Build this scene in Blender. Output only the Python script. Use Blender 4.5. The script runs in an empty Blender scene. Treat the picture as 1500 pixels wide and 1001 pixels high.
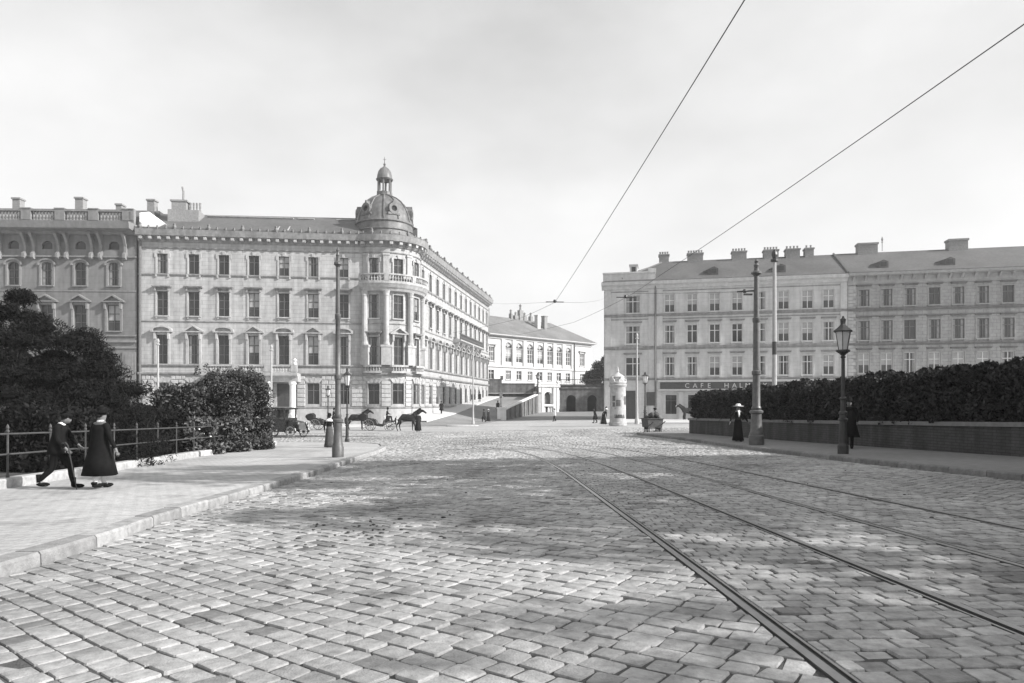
import bpy, math, random
import numpy as np
from mathutils import Vector, Matrix, Euler
S = bpy.context.scene
C = S.collection
rnd = random.Random(7)
nrng = np.random.default_rng(7)
PI = math.pi
rad = math.radians

# ------------------------------------------------------------------ camera, sky, sun, exposure
cam_d = bpy.data.cameras.new('camera')
cam = bpy.data.objects.new('camera', cam_d); C.objects.link(cam)
cam.location = (0, 0, 1.3); cam.rotation_euler = (PI / 2, 0, 0)
cam_d.sensor_width = 36; cam_d.lens = 24.0
cam_d.shift_y = 89.5 / 1500
cam_d.clip_start = 0.05; cam_d.clip_end = 3000
S.camera = cam
SUN = Vector((0.96, -0.28, 0.577)).normalized()
SUN_EL = math.asin(SUN.z); SUN_AZ = math.atan2(SUN.x, SUN.y)
W = bpy.data.worlds.new('World'); S.world = W; W.use_nodes = True
nt = W.node_tree; N = nt.nodes; L = nt.links
N.clear()
wo = N.new('ShaderNodeOutputWorld'); bg = N.new('ShaderNodeBackground')
sky = N.new('ShaderNodeTexSky'); sky.sky_type = 'NISHITA'; sky.sun_disc = False
sky.sun_elevation = SUN_EL; sky.sun_rotation = SUN_AZ
sky.air_density = 1.0; sky.dust_density = 2.5; sky.ozone_density = 1.0
bw = N.new('ShaderNodeRGBToBW')
L.new(sky.outputs[0], bw.inputs[0])
tc = N.new('ShaderNodeTexCoord')                       # thin high cloud, the same all round the sky
mp = N.new('ShaderNodeMapping'); mp.inputs['Scale'].default_value = (1.2, 1.2, 2.6)
cl = N.new('ShaderNodeTexNoise'); cl.inputs['Scale'].default_value = 2.3; cl.inputs['Detail'].default_value = 5; cl.inputs['Roughness'].default_value = .5
cr = N.new('ShaderNodeValToRGB'); cr.color_ramp.elements[0].position = .3; cr.color_ramp.elements[0].color = (.48, .48, .48, 1)
cr.color_ramp.elements[1].position = .75; cr.color_ramp.elements[1].color = (1, 1, 1, 1)
mx = N.new('ShaderNodeMix'); mx.data_type = 'FLOAT'
mul = N.new('ShaderNodeMath'); mul.operation = 'MULTIPLY'; mul.inputs[1].default_value = .9
L.new(tc.outputs['Generated'], mp.inputs[0]); L.new(mp.outputs[0], cl.inputs['Vector']); L.new(cl.outputs[0], cr.inputs[0])
L.new(cr.outputs[0], mul.inputs[0]); L.new(mul.outputs[0], mx.inputs[0])
sx = N.new('ShaderNodeSeparateXYZ'); L.new(tc.outputs['Generated'], sx.inputs[0])    # the veil is thicker, so brighter, low down
hzn = N.new('ShaderNodeMapRange'); hzn.interpolation_type = 'SMOOTHSTEP'; hzn.inputs[1].default_value = 0; hzn.inputs[2].default_value = .75; hzn.inputs[3].default_value = 5.3; hzn.inputs[4].default_value = 3.7
L.new(sx.outputs['Z'], hzn.inputs[0]); L.new(hzn.outputs[0], mx.inputs[3])
L.new(bw.outputs[0], mx.inputs[2])
L.new(mx.outputs[0], bg.inputs['Color']); bg.inputs['Strength'].default_value = 0.15
L.new(bg.outputs[0], wo.inputs[0])
sl = bpy.data.lights.new('sun', 'SUN'); sl.energy = 5.0; sl.angle = rad(.55); sl.color = (1, .985, .97)
sun = bpy.data.objects.new('sun', sl); C.objects.link(sun); sun.location = SUN * 60
sun.rotation_euler = SUN.to_track_quat('Z', 'Y').to_euler()
S.view_settings.view_transform = 'Standard'; S.view_settings.look = 'None'
S.view_settings.exposure = 0.62; S.view_settings.gamma = 1; S.view_settings.use_curve_mapping = False
S.cycles.max_bounces = 6; S.cycles.volume_bounces = 0
S.cycles.use_denoising = True

# ------------------------------------------------------------------ helpers: ground, pixels, materials, meshes
def g0(x, y):
    y = max(y, -15.0)
    z = -1.4 * (1 - math.exp(-y / 40)) + .28 * math.tanh(x / 12)
    t = min(1, max(0, (y - 98) / 28)); return z + .75 * t * t * (3 - 2 * t)
def at(px, py, dz=0.0):
    r = (px - 750) / 1000; lo, hi = 1.0, 300
    for _ in range(50):
        m = (lo + hi) / 2
        if 590 - 1000 * (g0(r * m, m) + dz - 1.3) / m > py: lo = m
        else: hi = m
    return Vector((r * lo, lo, g0(r * lo, lo) + dz))
def ray(px, Y, py=None):
    return Vector(((px - 750) / 1000 * Y, Y, 1.3 + (590 - py) / 1000 * Y if py is not None else 0))

MATS = {}
def mat(name, v, rough=.8, var=.12, scale=2.0, bump=0.0, bscale=None, spec=.4, joints=None, streak=0.0, attr=False, metal=0.0, v2=None, big=0.0, stain=0.0):
    if name in MATS: return MATS[name]
    m = bpy.data.materials.new(name); m.use_nodes = True
    nt = m.node_tree; N = nt.nodes; L = nt.links
    b = N['Principled BSDF']; b.inputs['Roughness'].default_value = rough
    b.inputs['Specular IOR Level'].default_value = spec; b.inputs['Metallic'].default_value = metal
    geo = N.new('ShaderNodeNewGeometry')
    n = N.new('ShaderNodeTexNoise'); n.inputs['Scale'].default_value = scale; n.inputs['Detail'].default_value = 6; n.inputs['Roughness'].default_value = .62
    L.new(geo.outputs['Position'], n.inputs['Vector'])
    mr = N.new('ShaderNodeMapRange'); mr.inputs[1].default_value = .3; mr.inputs[2].default_value = .7
    mr.inputs[3].default_value = v * (1 - var); mr.inputs[4].default_value = v * (1 + var)
    L.new(n.outputs[0], mr.inputs[0]); val = mr.outputs[0]
    def times(sock, lo, hi, a, z):
        r_ = N.new('ShaderNodeMapRange'); r_.inputs[1].default_value = a; r_.inputs[2].default_value = z
        r_.inputs[3].default_value = lo; r_.inputs[4].default_value = hi; L.new(sock, r_.inputs[0])
        q = N.new('ShaderNodeMath'); q.operation = 'MULTIPLY'; L.new(val, q.inputs[0]); L.new(r_.outputs[0], q.inputs[1]); return q.outputs[0]
    if big:
        n3 = N.new('ShaderNodeTexNoise'); n3.inputs['Scale'].default_value = .28; n3.inputs['Detail'].default_value = 4
        L.new(geo.outputs['Position'], n3.inputs['Vector']); val = times(n3.outputs[0], 1 - big, 1 + big, .33, .67)
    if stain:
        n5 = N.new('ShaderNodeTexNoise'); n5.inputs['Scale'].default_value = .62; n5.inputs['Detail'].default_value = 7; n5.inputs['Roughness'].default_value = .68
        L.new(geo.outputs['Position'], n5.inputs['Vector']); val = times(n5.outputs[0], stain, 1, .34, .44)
    if streak:
        mp = N.new('ShaderNodeMapping'); mp.inputs['Scale'].default_value = (1.6, 1.6, .16)
        n4 = N.new('ShaderNodeTexNoise'); n4.inputs['Scale'].default_value = 1.3; n4.inputs['Detail'].default_value = 5
        L.new(geo.outputs['Position'], mp.inputs[0]); L.new(mp.outputs[0], n4.inputs['Vector'])
        val = times(n4.outputs[0], 1 - streak, 1 + streak * .4, .35, .65)
    if attr:
        at_ = N.new('ShaderNodeAttribute'); at_.attribute_name = 'tone'
        val = times(at_.outputs['Fac'], 0, 2, 0, 2)
    br = None
    if joints:
        at_ = N.new('ShaderNodeAttribute'); at_.attribute_name = 'uz'
        br = N.new('ShaderNodeTexBrick'); br.inputs['Scale'].default_value = 1; br.inputs['Brick Width'].default_value = joints[0]
        br.inputs['Row Height'].default_value = joints[1]; br.inputs['Mortar Size'].default_value = joints[2]; br.inputs['Mortar Smooth'].default_value = .3
        br.inputs['Color1'].default_value = (1, 1, 1, 1); br.inputs['Color2'].default_value = (.93, .93, .93, 1); br.inputs['Mortar'].default_value = (joints[3],) * 3 + (1,)
        L.new(at_.outputs['Vector'], br.inputs['Vector'])
        val = times(br.outputs[0], 0, 1, 0, 1)
    L.new(val, b.inputs['Base Color'])
    if bump:
        n2 = N.new('ShaderNodeTexNoise'); n2.inputs['Scale'].default_value = bscale or scale * 6; n2.inputs['Detail'].default_value = 5
        L.new(geo.outputs['Position'], n2.inputs['Vector'])
        bp = N.new('ShaderNodeBump'); bp.inputs['Strength'].default_value = 1; bp.inputs['Distance'].default_value = bump
        L.new(n2.outputs[0], bp.inputs['Height']); L.new(bp.outputs[0], b.inputs['Normal'])
    MATS[name] = m; return m

def cat_mesh(name, V, F, m=None, smooth=False, attrs=None):
    me = bpy.data.meshes.new(name); me.from_pydata(V, [], F)
    if m: me.materials.append(m)
    if smooth: me.shade_smooth()
    if attrs:
        for k, (typ, dat) in attrs.items():
            a = me.attributes.new(k, typ, 'POINT')
            a.data.foreach_set('value' if typ == 'FLOAT' else 'vector', np.asarray(dat, dtype=np.float32).ravel())
    me.update(); return me
def link(name, data, parent=None, loc=None, rz=None, mw=None):
    o = bpy.data.objects.new(name, data); C.objects.link(o)
    if parent is not None: o.parent = parent
    if loc is not None: o.location = loc
    if rz is not None: o.rotation_euler = (0, 0, rz)
    return o
def tag(o, label=None, cat=None, group=None, kind=None):
    if label: o['label'] = label
    if cat: o['category'] = cat
    if group: o['group'] = group
    if kind: o['kind'] = kind
    return o
def thing(name, label, cat, loc=(0, 0, 0), rz=0, group=None):
    return tag(link(name, None, None, loc, rz), label, cat, group)
def copy_tree(o, parent=None):
    c = o.copy(); C.objects.link(c); c.parent = parent
    for ch in list(o.children): copy_tree(ch, c)
    return c

class MB:
    def __init__(s): s.v = []; s.f = []; s.uz = []
    def add(s, V, F, uz=None):
        n = len(s.v); s.v += [tuple(p) for p in V]; s.f += [tuple(i + n for i in f) for f in F]
        if uz is not None: s.uz += uz
        return s
    def box(s, x0, x1, y0, y1, z0, z1, M=None):
        P = [(x0, y0, z0), (x1, y0, z0), (x1, y1, z0), (x0, y1, z0), (x0, y0, z1), (x1, y0, z1), (x1, y1, z1), (x0, y1, z1)]
        if M is not None: P = [M @ Vector(p) for p in P]
        return s.add(P, [(3, 2, 1, 0), (4, 5, 6, 7), (0, 1, 5, 4), (1, 2, 6, 5), (2, 3, 7, 6), (3, 0, 4, 7)])
    def prism(s, poly, y0, y1, M=None):            # poly in x,z (counterclockwise seen from -y), extruded y0..y1
        n = len(poly); P = [(x, y0, z) for x, z in poly] + [(x, y1, z) for x, z in poly]
        if M is not None: P = [M @ Vector(p) for p in P]
        return s.add(P, [tuple(range(n)), tuple(range(2 * n - 1, n - 1, -1))] + [(i, i + n, (i + 1) % n + n, (i + 1) % n) for i in range(n)])
    def lathe(s, prof, c=(0, 0, 0), n=12, a0=0, cap=True, sx=1, sy=1):
        P = []; F = []
        for r, z in prof:
            for k in range(n):
                a = a0 + 2 * PI * k / n; P.append((c[0] + r * sx * math.cos(a), c[1] + r * sy * math.sin(a), c[2] + z))
        for i in range(len(prof) - 1):
            for k in range(n):
                F.append((i * n + k, i * n + (k + 1) % n, (i + 1) * n + (k + 1) % n, (i + 1) * n + k))
        if cap:
            F.append(tuple(range(n - 1, -1, -1))); F.append(tuple((len(prof) - 1) * n + k for k in range(n)))
        return s.add(P, F)
    def tube(s, pts, r, n=6, cap=True):
        pts = [Vector(p) for p in pts]; R = r if isinstance(r, (list, tuple)) else [r] * len(pts)
        P = []; F = []
        for i, p in enumerate(pts):
            t = (pts[min(i + 1, len(pts) - 1)] - pts[max(i - 1, 0)]).normalized()
            a = Vector((0, 0, 1)) if abs(t.z) < .9 else Vector((1, 0, 0))
            u = t.cross(a).normalized(); w = t.cross(u).normalized()
            for k in range(n):
                q = 2 * PI * k / n; P.append(p + (u * math.cos(q) + w * math.sin(q)) * R[i])
        for i in range(len(pts) - 1):
            for k in range(n): F.append((i * n + k, i * n + (k + 1) % n, (i + 1) * n + (k + 1) % n, (i + 1) * n + k))
        if cap: F.append(tuple(range(n - 1, -1, -1))); F.append(tuple((len(pts) - 1) * n + k for k in range(n)))
        return s.add(P, F)
    def ell(s, c, rx, ry, rz, n=10, m=6):
        return s.lathe([(max(.02, math.sin(PI * i / m)), -math.cos(PI * i / m)) for i in range(m + 1)], (0, 0, 0), n) if False else s._ell(c, rx, ry, rz, n, m)
    def _ell(s, c, rx, ry, rz, n, m):
        P = []; F = []
        for i in range(m + 1):
            th = PI * (i + .001) / (m + .002)
            for k in range(n):
                a = 2 * PI * k / n; P.append((c[0] + rx * math.sin(th) * math.cos(a), c[1] + ry * math.sin(th) * math.sin(a), c[2] - rz * math.cos(th)))
        for i in range(m):
            for k in range(n): F.append((i * n + k, i * n + (k + 1) % n, (i + 1) * n + (k + 1) % n, (i + 1) * n + k))
        return s.add(P, F)
    def loft(s, rings, n=16, cap=True):               # rings: (cx, cy, z, rx, ry, ripple)
        P = []; F = []
        for (cx, cy, z, rx, ry, rp) in rings:
            for k in range(n):
                a = 2 * PI * k / n; q = 1 + rp * math.sin(a * 6 + z * 2)
                P.append((cx + rx * q * math.cos(a), cy + ry * q * math.sin(a), z))
        for i in range(len(rings) - 1):
            for k in range(n): F.append((i * n + k, i * n + (k + 1) % n, (i + 1) * n + (k + 1) % n, (i + 1) * n + k))
        if cap: F.append(tuple(range(n - 1, -1, -1))); F.append(tuple((len(rings) - 1) * n + k for k in range(n)))
        return s.add(P, F)
    def mesh(s, name, m, smooth=False):
        a = {'uz': ('FLOAT_VECTOR', s.uz)} if s.uz and len(s.uz) == len(s.v) else None
        return cat_mesh(name, s.v, s.f, m, smooth, a)
    def build(s, name, m, parent=None, smooth=False, loc=None, rz=None):
        return link(name, s.mesh(name, m, smooth), parent, loc, rz)

def auto_smooth(o, ang=40):
    me = o.data
    me.shade_smooth()
    try: me.set_sharp_from_angle(angle=rad(ang))
    except Exception: pass
    return o

# facade paths -----------------------------------------------------------------
class Path:
    def __init__(s, segs):
        s.segs = []; u = 0
        for g in segs:
            ln = (Vector(g[2]) - Vector(g[1])).length if g[0] == 'line' else g[2] * abs(g[4] - g[3])
            s.segs.append((u, u + ln, g)); u += ln
        s.len = u
    def ev(s, u, seg=None):
        for (a, b, g) in s.segs:
            if u <= b + 1e-6 or g is s.segs[-1][2]: break
        if g[0] == 'line':
            p, q = Vector(g[1]), Vector(g[2]); t = (q - p).normalized(); return p + t * (u - a), t, Vector((t.y, -t.x))
        an = g[3] + (g[4] - g[3]) * (u - a) / (b - a); n = Vector((math.cos(an), math.sin(an)))
        return Vector(g[1]) + n * g[2], Vector((-n.y, n.x)), n
    def P(s, u, d, z):
        p, t, n = s.ev(u); q = p + n * d; return (q.x, q.y, z)
    def brk(s, u0, u1, extra=()):
        B = {round(u0, 4), round(u1, 4)} | {round(e, 4) for e in extra if u0 < e < u1}
        for (a, b, g) in s.segs:
            if g[0] == 'arc':
                k = max(2, int((b - a) / .55))
                B |= {round(a + (b - a) * i / k, 4) for i in range(k + 1) if u0 < a + (b - a) * i / k < u1}
            elif u0 < a < u1: B.add(round(a, 4))
        B = sorted(B); out = [B[0]]
        for x in B[1:]:
            if x - out[-1] > .004: out.append(x)
        return out
    def u_px(s, px, lo=None, hi=None):
        lo = 0 if lo is None else lo; hi = s.len if hi is None else hi
        f = lambda u: (lambda p: p[0] / p[1])(s.P(u, 0, 0)) - (px - 750) / 1000
        for _ in range(50):
            m = (lo + hi) / 2
            if f(m) < 0: lo = m
            else: hi = m
        return lo
    def frame(s, u):
        p, t, n = s.ev(u); return p, math.atan2(t.y, t.x)
def fprof(mb, path, u0, u1, prof):                     # prof: closed (d, z) outline, extruded along the path
    B = path.brk(u0, u1); n = len(prof); P = []; F = []
    for i, u in enumerate(B):
        e = .002 if i == 0 else (-.002 if i == len(B) - 1 else 0)
        for d, z in prof: P.append(path.P(u + e, d, z))
    for i in range(len(B) - 1):
        for k in range(n): F.append((i * n + k, (i + 1) * n + k, (i + 1) * n + (k + 1) % n, i * n + (k + 1) % n))
    F.append(tuple(range(n))); F.append(tuple((len(B) - 1) * n + k for k in range(n - 1, -1, -1)))
    return mb.add(P, F)
def fbox(mb, path, u0, u1, z0, z1, d0, d1):
    return fprof(mb, path, u0, u1, [(d0, z0), (d1, z0), (d1, z1), (d0, z1)])
def fwall(mb, path, u0, u1, z0, z1, ops, rev=.3):
    ops = [o for o in ops if o[0] > u0 and o[1] < u1]
    U = path.brk(u0, u1, [e for o in ops for e in (o[0], o[1])]); Z = sorted({round(z, 4) for o in ops for z in (o[2], o[3]) if z0 < z < z1} | {z0, z1})
    nz = len(Z); V = []; UZ = []; F = []
    for u in U:
        for z in Z: V.append(path.P(u, 0, z)); UZ.append((u, z, 0))
    ins = lambda uc, zc: any(o[0] < uc < o[1] and o[2] < zc < o[3] for o in ops)
    for i in range(len(U) - 1):
        for j in range(nz - 1):
            if not ins((U[i] + U[i + 1]) / 2, (Z[j] + Z[j + 1]) / 2):
                F.append((i * nz + j, (i + 1) * nz + j, (i + 1) * nz + j + 1, i * nz + j + 1))
    mb.add(V, F, UZ)
    for (a, b, c, d) in [o[:4] for o in ops]:
        q = [(a, c), (b, c), (b, d), (a, d)]
        for k in range(4):
            (p, r), (s_, t) = q[k], q[(k + 1) % 4]
            mb.add([path.P(p, 0, r), path.P(s_, 0, t), path.P(s_, -rev, t), path.P(p, -rev, r)], [(3, 2, 1, 0)], [(p, r, 0), (s_, t, 0), (s_, t, 0), (p, r, 0)])
    for o in ops:                                       # arched heads: fill the two corners
        if len(o) > 4 and o[4]:
            a, b, c, d = o[:4]; w = (b - a) / 2; uc = (a + b) / 2; rise = o[4]
            arc = [(uc + w * math.cos(t), d - rise + rise * math.sin(t)) for t in [PI * k / 8 for k in range(9)]]
            for half, cn in ((arc[:5], b), (arc[4:], a)):
                for k in range(4):
                    p, q = half[k], half[k + 1]
                    mb.add([path.P(cn, .002, d), path.P(p[0], .002, p[1]), path.P(q[0], .002, q[1])], [(0, 2, 1)], [(cn, d, 0), (p[0], p[1], 0), (q[0], q[1], 0)])
                    mb.add([path.P(p[0], .002, p[1]), path.P(q[0], .002, q[1]), path.P(q[0], -rev, q[1]), path.P(p[0], -rev, p[1])], [(0, 1, 2, 3)], [(p[0], p[1], 0), (q[0], q[1], 0), (q[0], q[1], 0), (p[0], p[1], 0)])
def balusters(path, u0, u1, z0, z1, step, r, d=0.0, n=6):
    mb = MB(); k = max(1, int((u1 - u0) / step)); h = z1 - z0
    for i in range(k):
        p = path.P(u0 + (i + .5) * (u1 - u0) / k, d, 0)
        mb.lathe([(r, 0), (r, h * .08), (r * .55, h * .14), (r * 1.05, h * .38), (r * .5, h * .72), (r * .8, h * .9), (r, h)], (p[0], p[1], z0), n, cap=False)
    return mb

# materials (greys: the photograph is black and white) ---------------------------
m_stuccoA = mat('pale_stucco', .385, .85, .13, 1.4, .004, 30, joints=(1.3, .46, .022, .66), streak=.2)
m_trimA = mat('stone_trim', .36, .8, .18, 3, .003, 40, streak=.2)
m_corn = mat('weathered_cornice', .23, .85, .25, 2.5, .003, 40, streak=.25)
m_rust = mat('rusticated_stone', .37, .85, .16, 2.2, .006, 25, streak=.12)
m_stuccoB = mat('grey_stucco', .175, .85, .12, 1.6, .004, 30, joints=(2.0, .8, .02, .8), streak=.18)
m_trimB = mat('grey_trim', .19, .8, .15, 3, .003, 40, streak=.15)
m_stuccoC = mat('white_stucco', .47, .85, .06, 1.2, .003, 25, streak=.06)
m_trimC = mat('white_trim', .46, .85, .08, 2, streak=.06)
m_stuccoD = mat('cafe_stucco', .48, .85, .10, 1.5, .004, 30, joints=(1.5, .5, .016, .78), streak=.12)
m_trimD = mat('cafe_trim', .45, .8, .12, 3, .003, 40, streak=.12)
m_stuccoE = mat('apartment_brickwork', .31, .85, .18, 3, .008, 20, joints=(.95, .42, .03, .6), streak=.15)
m_trimE = mat('apartment_trim', .28, .8, .15, 3, .003, 40, streak=.12)
m_slate = mat('roof_slate', .10, .6, .2, 3, .01, 14, big=.15)
m_tile = mat('roof_tile', .085, .9, .22, 3, .015, 12, big=.18)
m_tileC = mat('old_roof_tile', .15, .9, .25, 2.5, .02, 9, big=.2)
m_copper = mat('dome_metal', .13, .5, .35, 1.6, .006, 20, streak=.3)
m_gutter = mat('gutter_metal', .12, .5, .2, 4)
m_chim = mat('chimney_brick', .22, .9, .25, 6, .01, 25)
m_glass = mat('window_glass', .022, .06, .3, .6, spec=.5)
m_glass2 = mat('curtained_glass', .10, .12, .3, 3, spec=.5)
m_glass3 = mat('blind_glass', .30, .2, .15, 3, spec=.5)
m_frameD = mat('dark_window_frame', .09, .5, .2, 5)
m_frameL = mat('pale_window_frame', .58, .5, .1, 5)
m_door = mat('dark_door_wood', .05, .45, .3, 5)
m_iron = mat('cast_iron', .085, .45, .35, 6, .003, 40, spec=.5)
m_fence = mat('fence_iron', .055, .6, .3, 6)
m_mould = mat('dark_moulding', .20, .9, .25, 3, streak=.2)  # cafe house hoods and string courses, darker than the wall
m_mouldE = mat('darker_moulding', .12, .9, .25, 3, streak=.2)  # the same for the apartment house, darker still
m_irond = mat('dark_iron', .028, .5, .3, 6, spec=.5)
m_polep = mat('pale_painted_iron', .34, .5, .12, 6)
m_kerb = mat('kerb_granite', .285, .85, .3, 7, .009, 45, attr=True, big=.12)
m_kerb_shade = mat('shaded_kerb_granite', .17, .8, .3, 7, .006, 60, attr=True)  # same granite, with the shade on this kerb put into its colour
m_pave = mat('pavement_setts', .39, .85, .16, 5, .010, 22, joints=(.2, .2, .014, .74), big=.16, stain=.72)
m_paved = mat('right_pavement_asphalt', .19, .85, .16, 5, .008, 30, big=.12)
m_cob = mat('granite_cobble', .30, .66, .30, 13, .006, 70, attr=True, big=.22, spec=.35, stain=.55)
m_joint = mat('joint_sand', .075, .95, .35, 30, .01, 90)
m_plaza = mat('plaza_setts', .34, .8, .26, 4.0, .012, 9, big=.12)
m_rampm = mat('ramp_road_setts', .20, .85, .18, 3, .012, 10, big=.1)
m_railh = mat('polished_rail', .24, .28, .15, 8, metal=.85)
m_railg = mat('rail_groove', .02, .9, .3, 10)
m_soil = mat('park_soil', .05, .95, .4, 4, .03, 15)
m_wall = mat('garden_wall_brick', .065, .9, .25, 4, .01, 40, joints=(.3, .09, .012, .55), streak=.4)
m_cope = mat('coping_stone', .17, .85, .2, 6, .005, 40)
m_leafd = mat('conifer_needles', .011, .75, .35, 3, attr=True, spec=.1)
m_leafb = mat('bush_leaves', .06, .55, .3, 4, attr=True, spec=.25)
m_leafl = mat('shrub_leaves', .075, .5, .3, 4, attr=True, spec=.35)
m_leafh = mat('ivy_leaves', .028, .6, .35, 4, attr=True, spec=.18)
m_leaft = mat('tree_leaves', .05, .6, .3, 2, attr=True, spec=.25)
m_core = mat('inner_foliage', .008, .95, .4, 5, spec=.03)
m_bark = mat('bark', .06, .9, .3, 6, .02, 20)
m_flower = mat('white_blossom', .75, .7, .1, 9)
m_white = mat('white_cloth', .8, .8, .06, 8)
m_black = mat('black_cloth', .010, .9, .3, 12, spec=.06)
m_dark = mat('dark_wool', .020, .9, .3, 12, spec=.06)
m_grey = mat('grey_cloth', .075, .9, .2, 12, spec=.06)
m_skin = mat('skin', .15, .6, .08, 12)
m_hair = mat('dark_hair', .012, .7, .3, 20, spec=.15)
m_straw = mat('straw_hat', .7, .8, .1, 20)
m_horse = mat('dark_horse_coat', .022, .6, .3, 5, spec=.2)
m_horseg = mat('grey_horse_coat', .35, .55, .2, 4)
m_coach = mat('coach_lacquer', .018, .25, .3, 4, spec=.5)
m_leather = mat('hood_leather', .018, .6, .3, 10, .004, 50, spec=.2)
m_rubber = mat('pale_rubber_tyre', .30, .8, .2, 8)
m_spoke = mat('painted_spoke', .16, .5, .2, 8)
m_wood = mat('weathered_wood', .07, .8, .3, 7, .005, 40)
m_poster = mat('poster_paper', .34, .8, .3, 3.5)
m_posterd = mat('printed_poster', .10, .8, .5, 9)
m_signd = mat('sign_board', .05, .5, .25, 3)
m_lglass = mat('lantern_glass', .55, .15, .1, 4)
m_bastion = mat('bastion_stone', .13, .9, .4, 1.6, .03, 5, streak=.4)
m_fount = mat('fountain_limestone', .66, .85, .1, 1.2, .01, 10, streak=.1)
m_terr = mat('terrace_wall_stone', .15, .9, .35, 1.6, .02, 6, streak=.35)
m_gableW = mat('limewashed_gable', .7, .9, .06, 2)

def curtain(m, axis, a, z, lo, hi, fold):               # curtains or a blind behind the pane, laid out on the pane's own box
    nt = m.node_tree; N = nt.nodes; L = nt.links; tc = N.new('ShaderNodeTexCoord'); s = N.new('ShaderNodeSeparateXYZ'); L.new(tc.outputs['Generated'], s.inputs[0])
    v = s.outputs[axis]
    if fold:
        q = N.new('ShaderNodeMath'); q.operation = 'SUBTRACT'; q.inputs[1].default_value = .5; L.new(v, q.inputs[0]); q2 = N.new('ShaderNodeMath'); q2.operation = 'ABSOLUTE'; L.new(q.outputs[0], q2.inputs[0]); v = q2.outputs[0]
    r = N.new('ShaderNodeMapRange'); r.inputs[1].default_value = a; r.inputs[2].default_value = z; r.inputs[3].default_value = lo; r.inputs[4].default_value = hi; L.new(v, r.inputs[0])
    b = N['Principled BSDF']; old = b.inputs['Base Color'].links[0].from_socket; mu = N.new('ShaderNodeMath'); mu.operation = 'MULTIPLY'; L.new(old, mu.inputs[0]); L.new(r.outputs[0], mu.inputs[1]); L.new(mu.outputs[0], b.inputs['Base Color'])
curtain(m_glass2, 'X', .22, .27, .25, 2.2, True)
curtain(m_glass3, 'Z', .40, .42, .12, 1.0, False)
# ------------------------------------------------------------------ the ground, road, rails, pavements
def lin(pts, y):
    for (xa, ya), (xb, yb) in zip(pts, pts[1:]):
        if ya <= y <= yb: return xa + (xb - xa) * (y - ya) / (yb - ya)
    return pts[0][0] if y < pts[0][1] else pts[-1][0]
KL = [(-4.55, -6), (-4.7, 6.8), (-4.97, 9.8), (-5.2, 17.3), (-5.5, 24.2), (-5.65, 29), (-6.0, 32.5), (-6.7, 35.4), (-8.2, 37.6), (-10.5, 38.8), (-13.5, 39.3), (-17, 39.5)]
KR = [(11.4, -6), (10.8, 2), (10.15, 10), (9.71, 14.3), (9.31, 18.6), (9.0, 25.5), (8.8, 35.4), (8.14, 43.6), (8.5, 45.2), (10, 46.2), (16, 46.6), (26, 46.8)]
PL = [(-8.4, -6), (-9.55, 6), (-10.62, 15.39), (-11.04, 19.03), (-11.36, 21.23), (-11.87, 26.39), (-12.31, 35.7)]
WR = lambda y: 10.9 + (42 - y) * .1198
def sheet(name, m, Ys, xl, xr, nx, dz, label=None, kind='structure', zf=None):
    V = []; F = []
    for y in Ys:
        a, b = xl(y), xr(y)
        for i in range(nx + 1):
            x = a + (b - a) * i / nx; V.append((x, y, (zf or g0)(x, y) + dz))
    n = nx + 1
    at_ = {'uz': ('FLOAT_VECTOR', [(v[0] + .03 * v[1], v[1], 0) for v in V])}
    for j in range(len(Ys) - 1):
        for i in range(nx): F.append((j * n + i, j * n + i + 1, (j + 1) * n + i + 1, (j + 1) * n + i))
    o = link(name, cat_mesh(name, V, F, m, True, at_)); o['kind'] = kind
    if label: o['label'] = label
    return o
Yg = [-16 + 2 * i for i in range(28)] + [40 + 2 * i for i in range(10)] + [58.9, 59.6] + [61 + 1.97 * i for i in range(52)] + [165, 175, 190, 210, 240, 290, 400]
Xg = [-300, -200, -140, -100, -80, -66] + [-56 + 2 * i for i in range(57)] + [66, 80, 100, 140, 200, 300]
V = []; F = []
for y in Yg:
    for x in Xg: V.append((x, y, g0(x, y) - (.055 if y < 59 else 0)))
n = len(Xg)
for j in range(len(Yg) - 1):
    for i in range(n - 1): F.append((j * n + i, j * n + i + 1, (j + 1) * n + i + 1, (j + 1) * n + i))
ground = link('ground', cat_mesh('ground', V, F, m_plaza, True)); ground['kind'] = 'structure'; ground['label'] = 'pale paved square in front of the buildings'
xl_road = lambda y: KL and (lin(KL, y) if y < 35.4 else -6.7 - (y - 35.4) * 1.3)
road = sheet('road', m_joint, [-6 + i for i in range(66)], xl_road, lambda y: lin(KR, y), 16, -.0125, 'cobbled street with tram tracks')
# rail lines
R1 = [(1.70, -6), (1.63, 3.35), (1.60, 6.24), (1.53, 9.81), (1.45, 13.3), (1.34, 17.03), (1.12, 20.96), (.74, 24.72), (.10, 28.25), (-.95, 31.62), (-2.45, 35.06), (-4.21, 38.1), (-6.2, 40.8), (-8.8, 43.4), (-12, 45.8), (-16, 48.2), (-22, 51)]
def catmull(P, step=.25):
    P = [np.array(p) for p in P]; P = [2 * P[0] - P[1]] + P + [2 * P[-1] - P[-2]]; out = []
    for i in range(1, len(P) - 2):
        k = max(2, int(np.linalg.norm(P[i + 1] - P[i]) / step))
        for j in range(k):
            t = j / k
            out.append(.5 * ((2 * P[i]) + (P[i + 1] - P[i - 1]) * t + (2 * P[i - 1] - 5 * P[i] + 4 * P[i + 1] - P[i + 2]) * t * t + (3 * P[i] - P[i - 1] - 3 * P[i + 1] + P[i + 2]) * t ** 3))
    out.append(P[-2]); return np.array(out)
RC = catmull(R1)
RT = np.gradient(RC, axis=0); RT /= np.linalg.norm(RT, axis=1)[:, None]
RN = np.stack([RT[:, 1], -RT[:, 0]], 1)                 # to the right of travel
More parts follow.
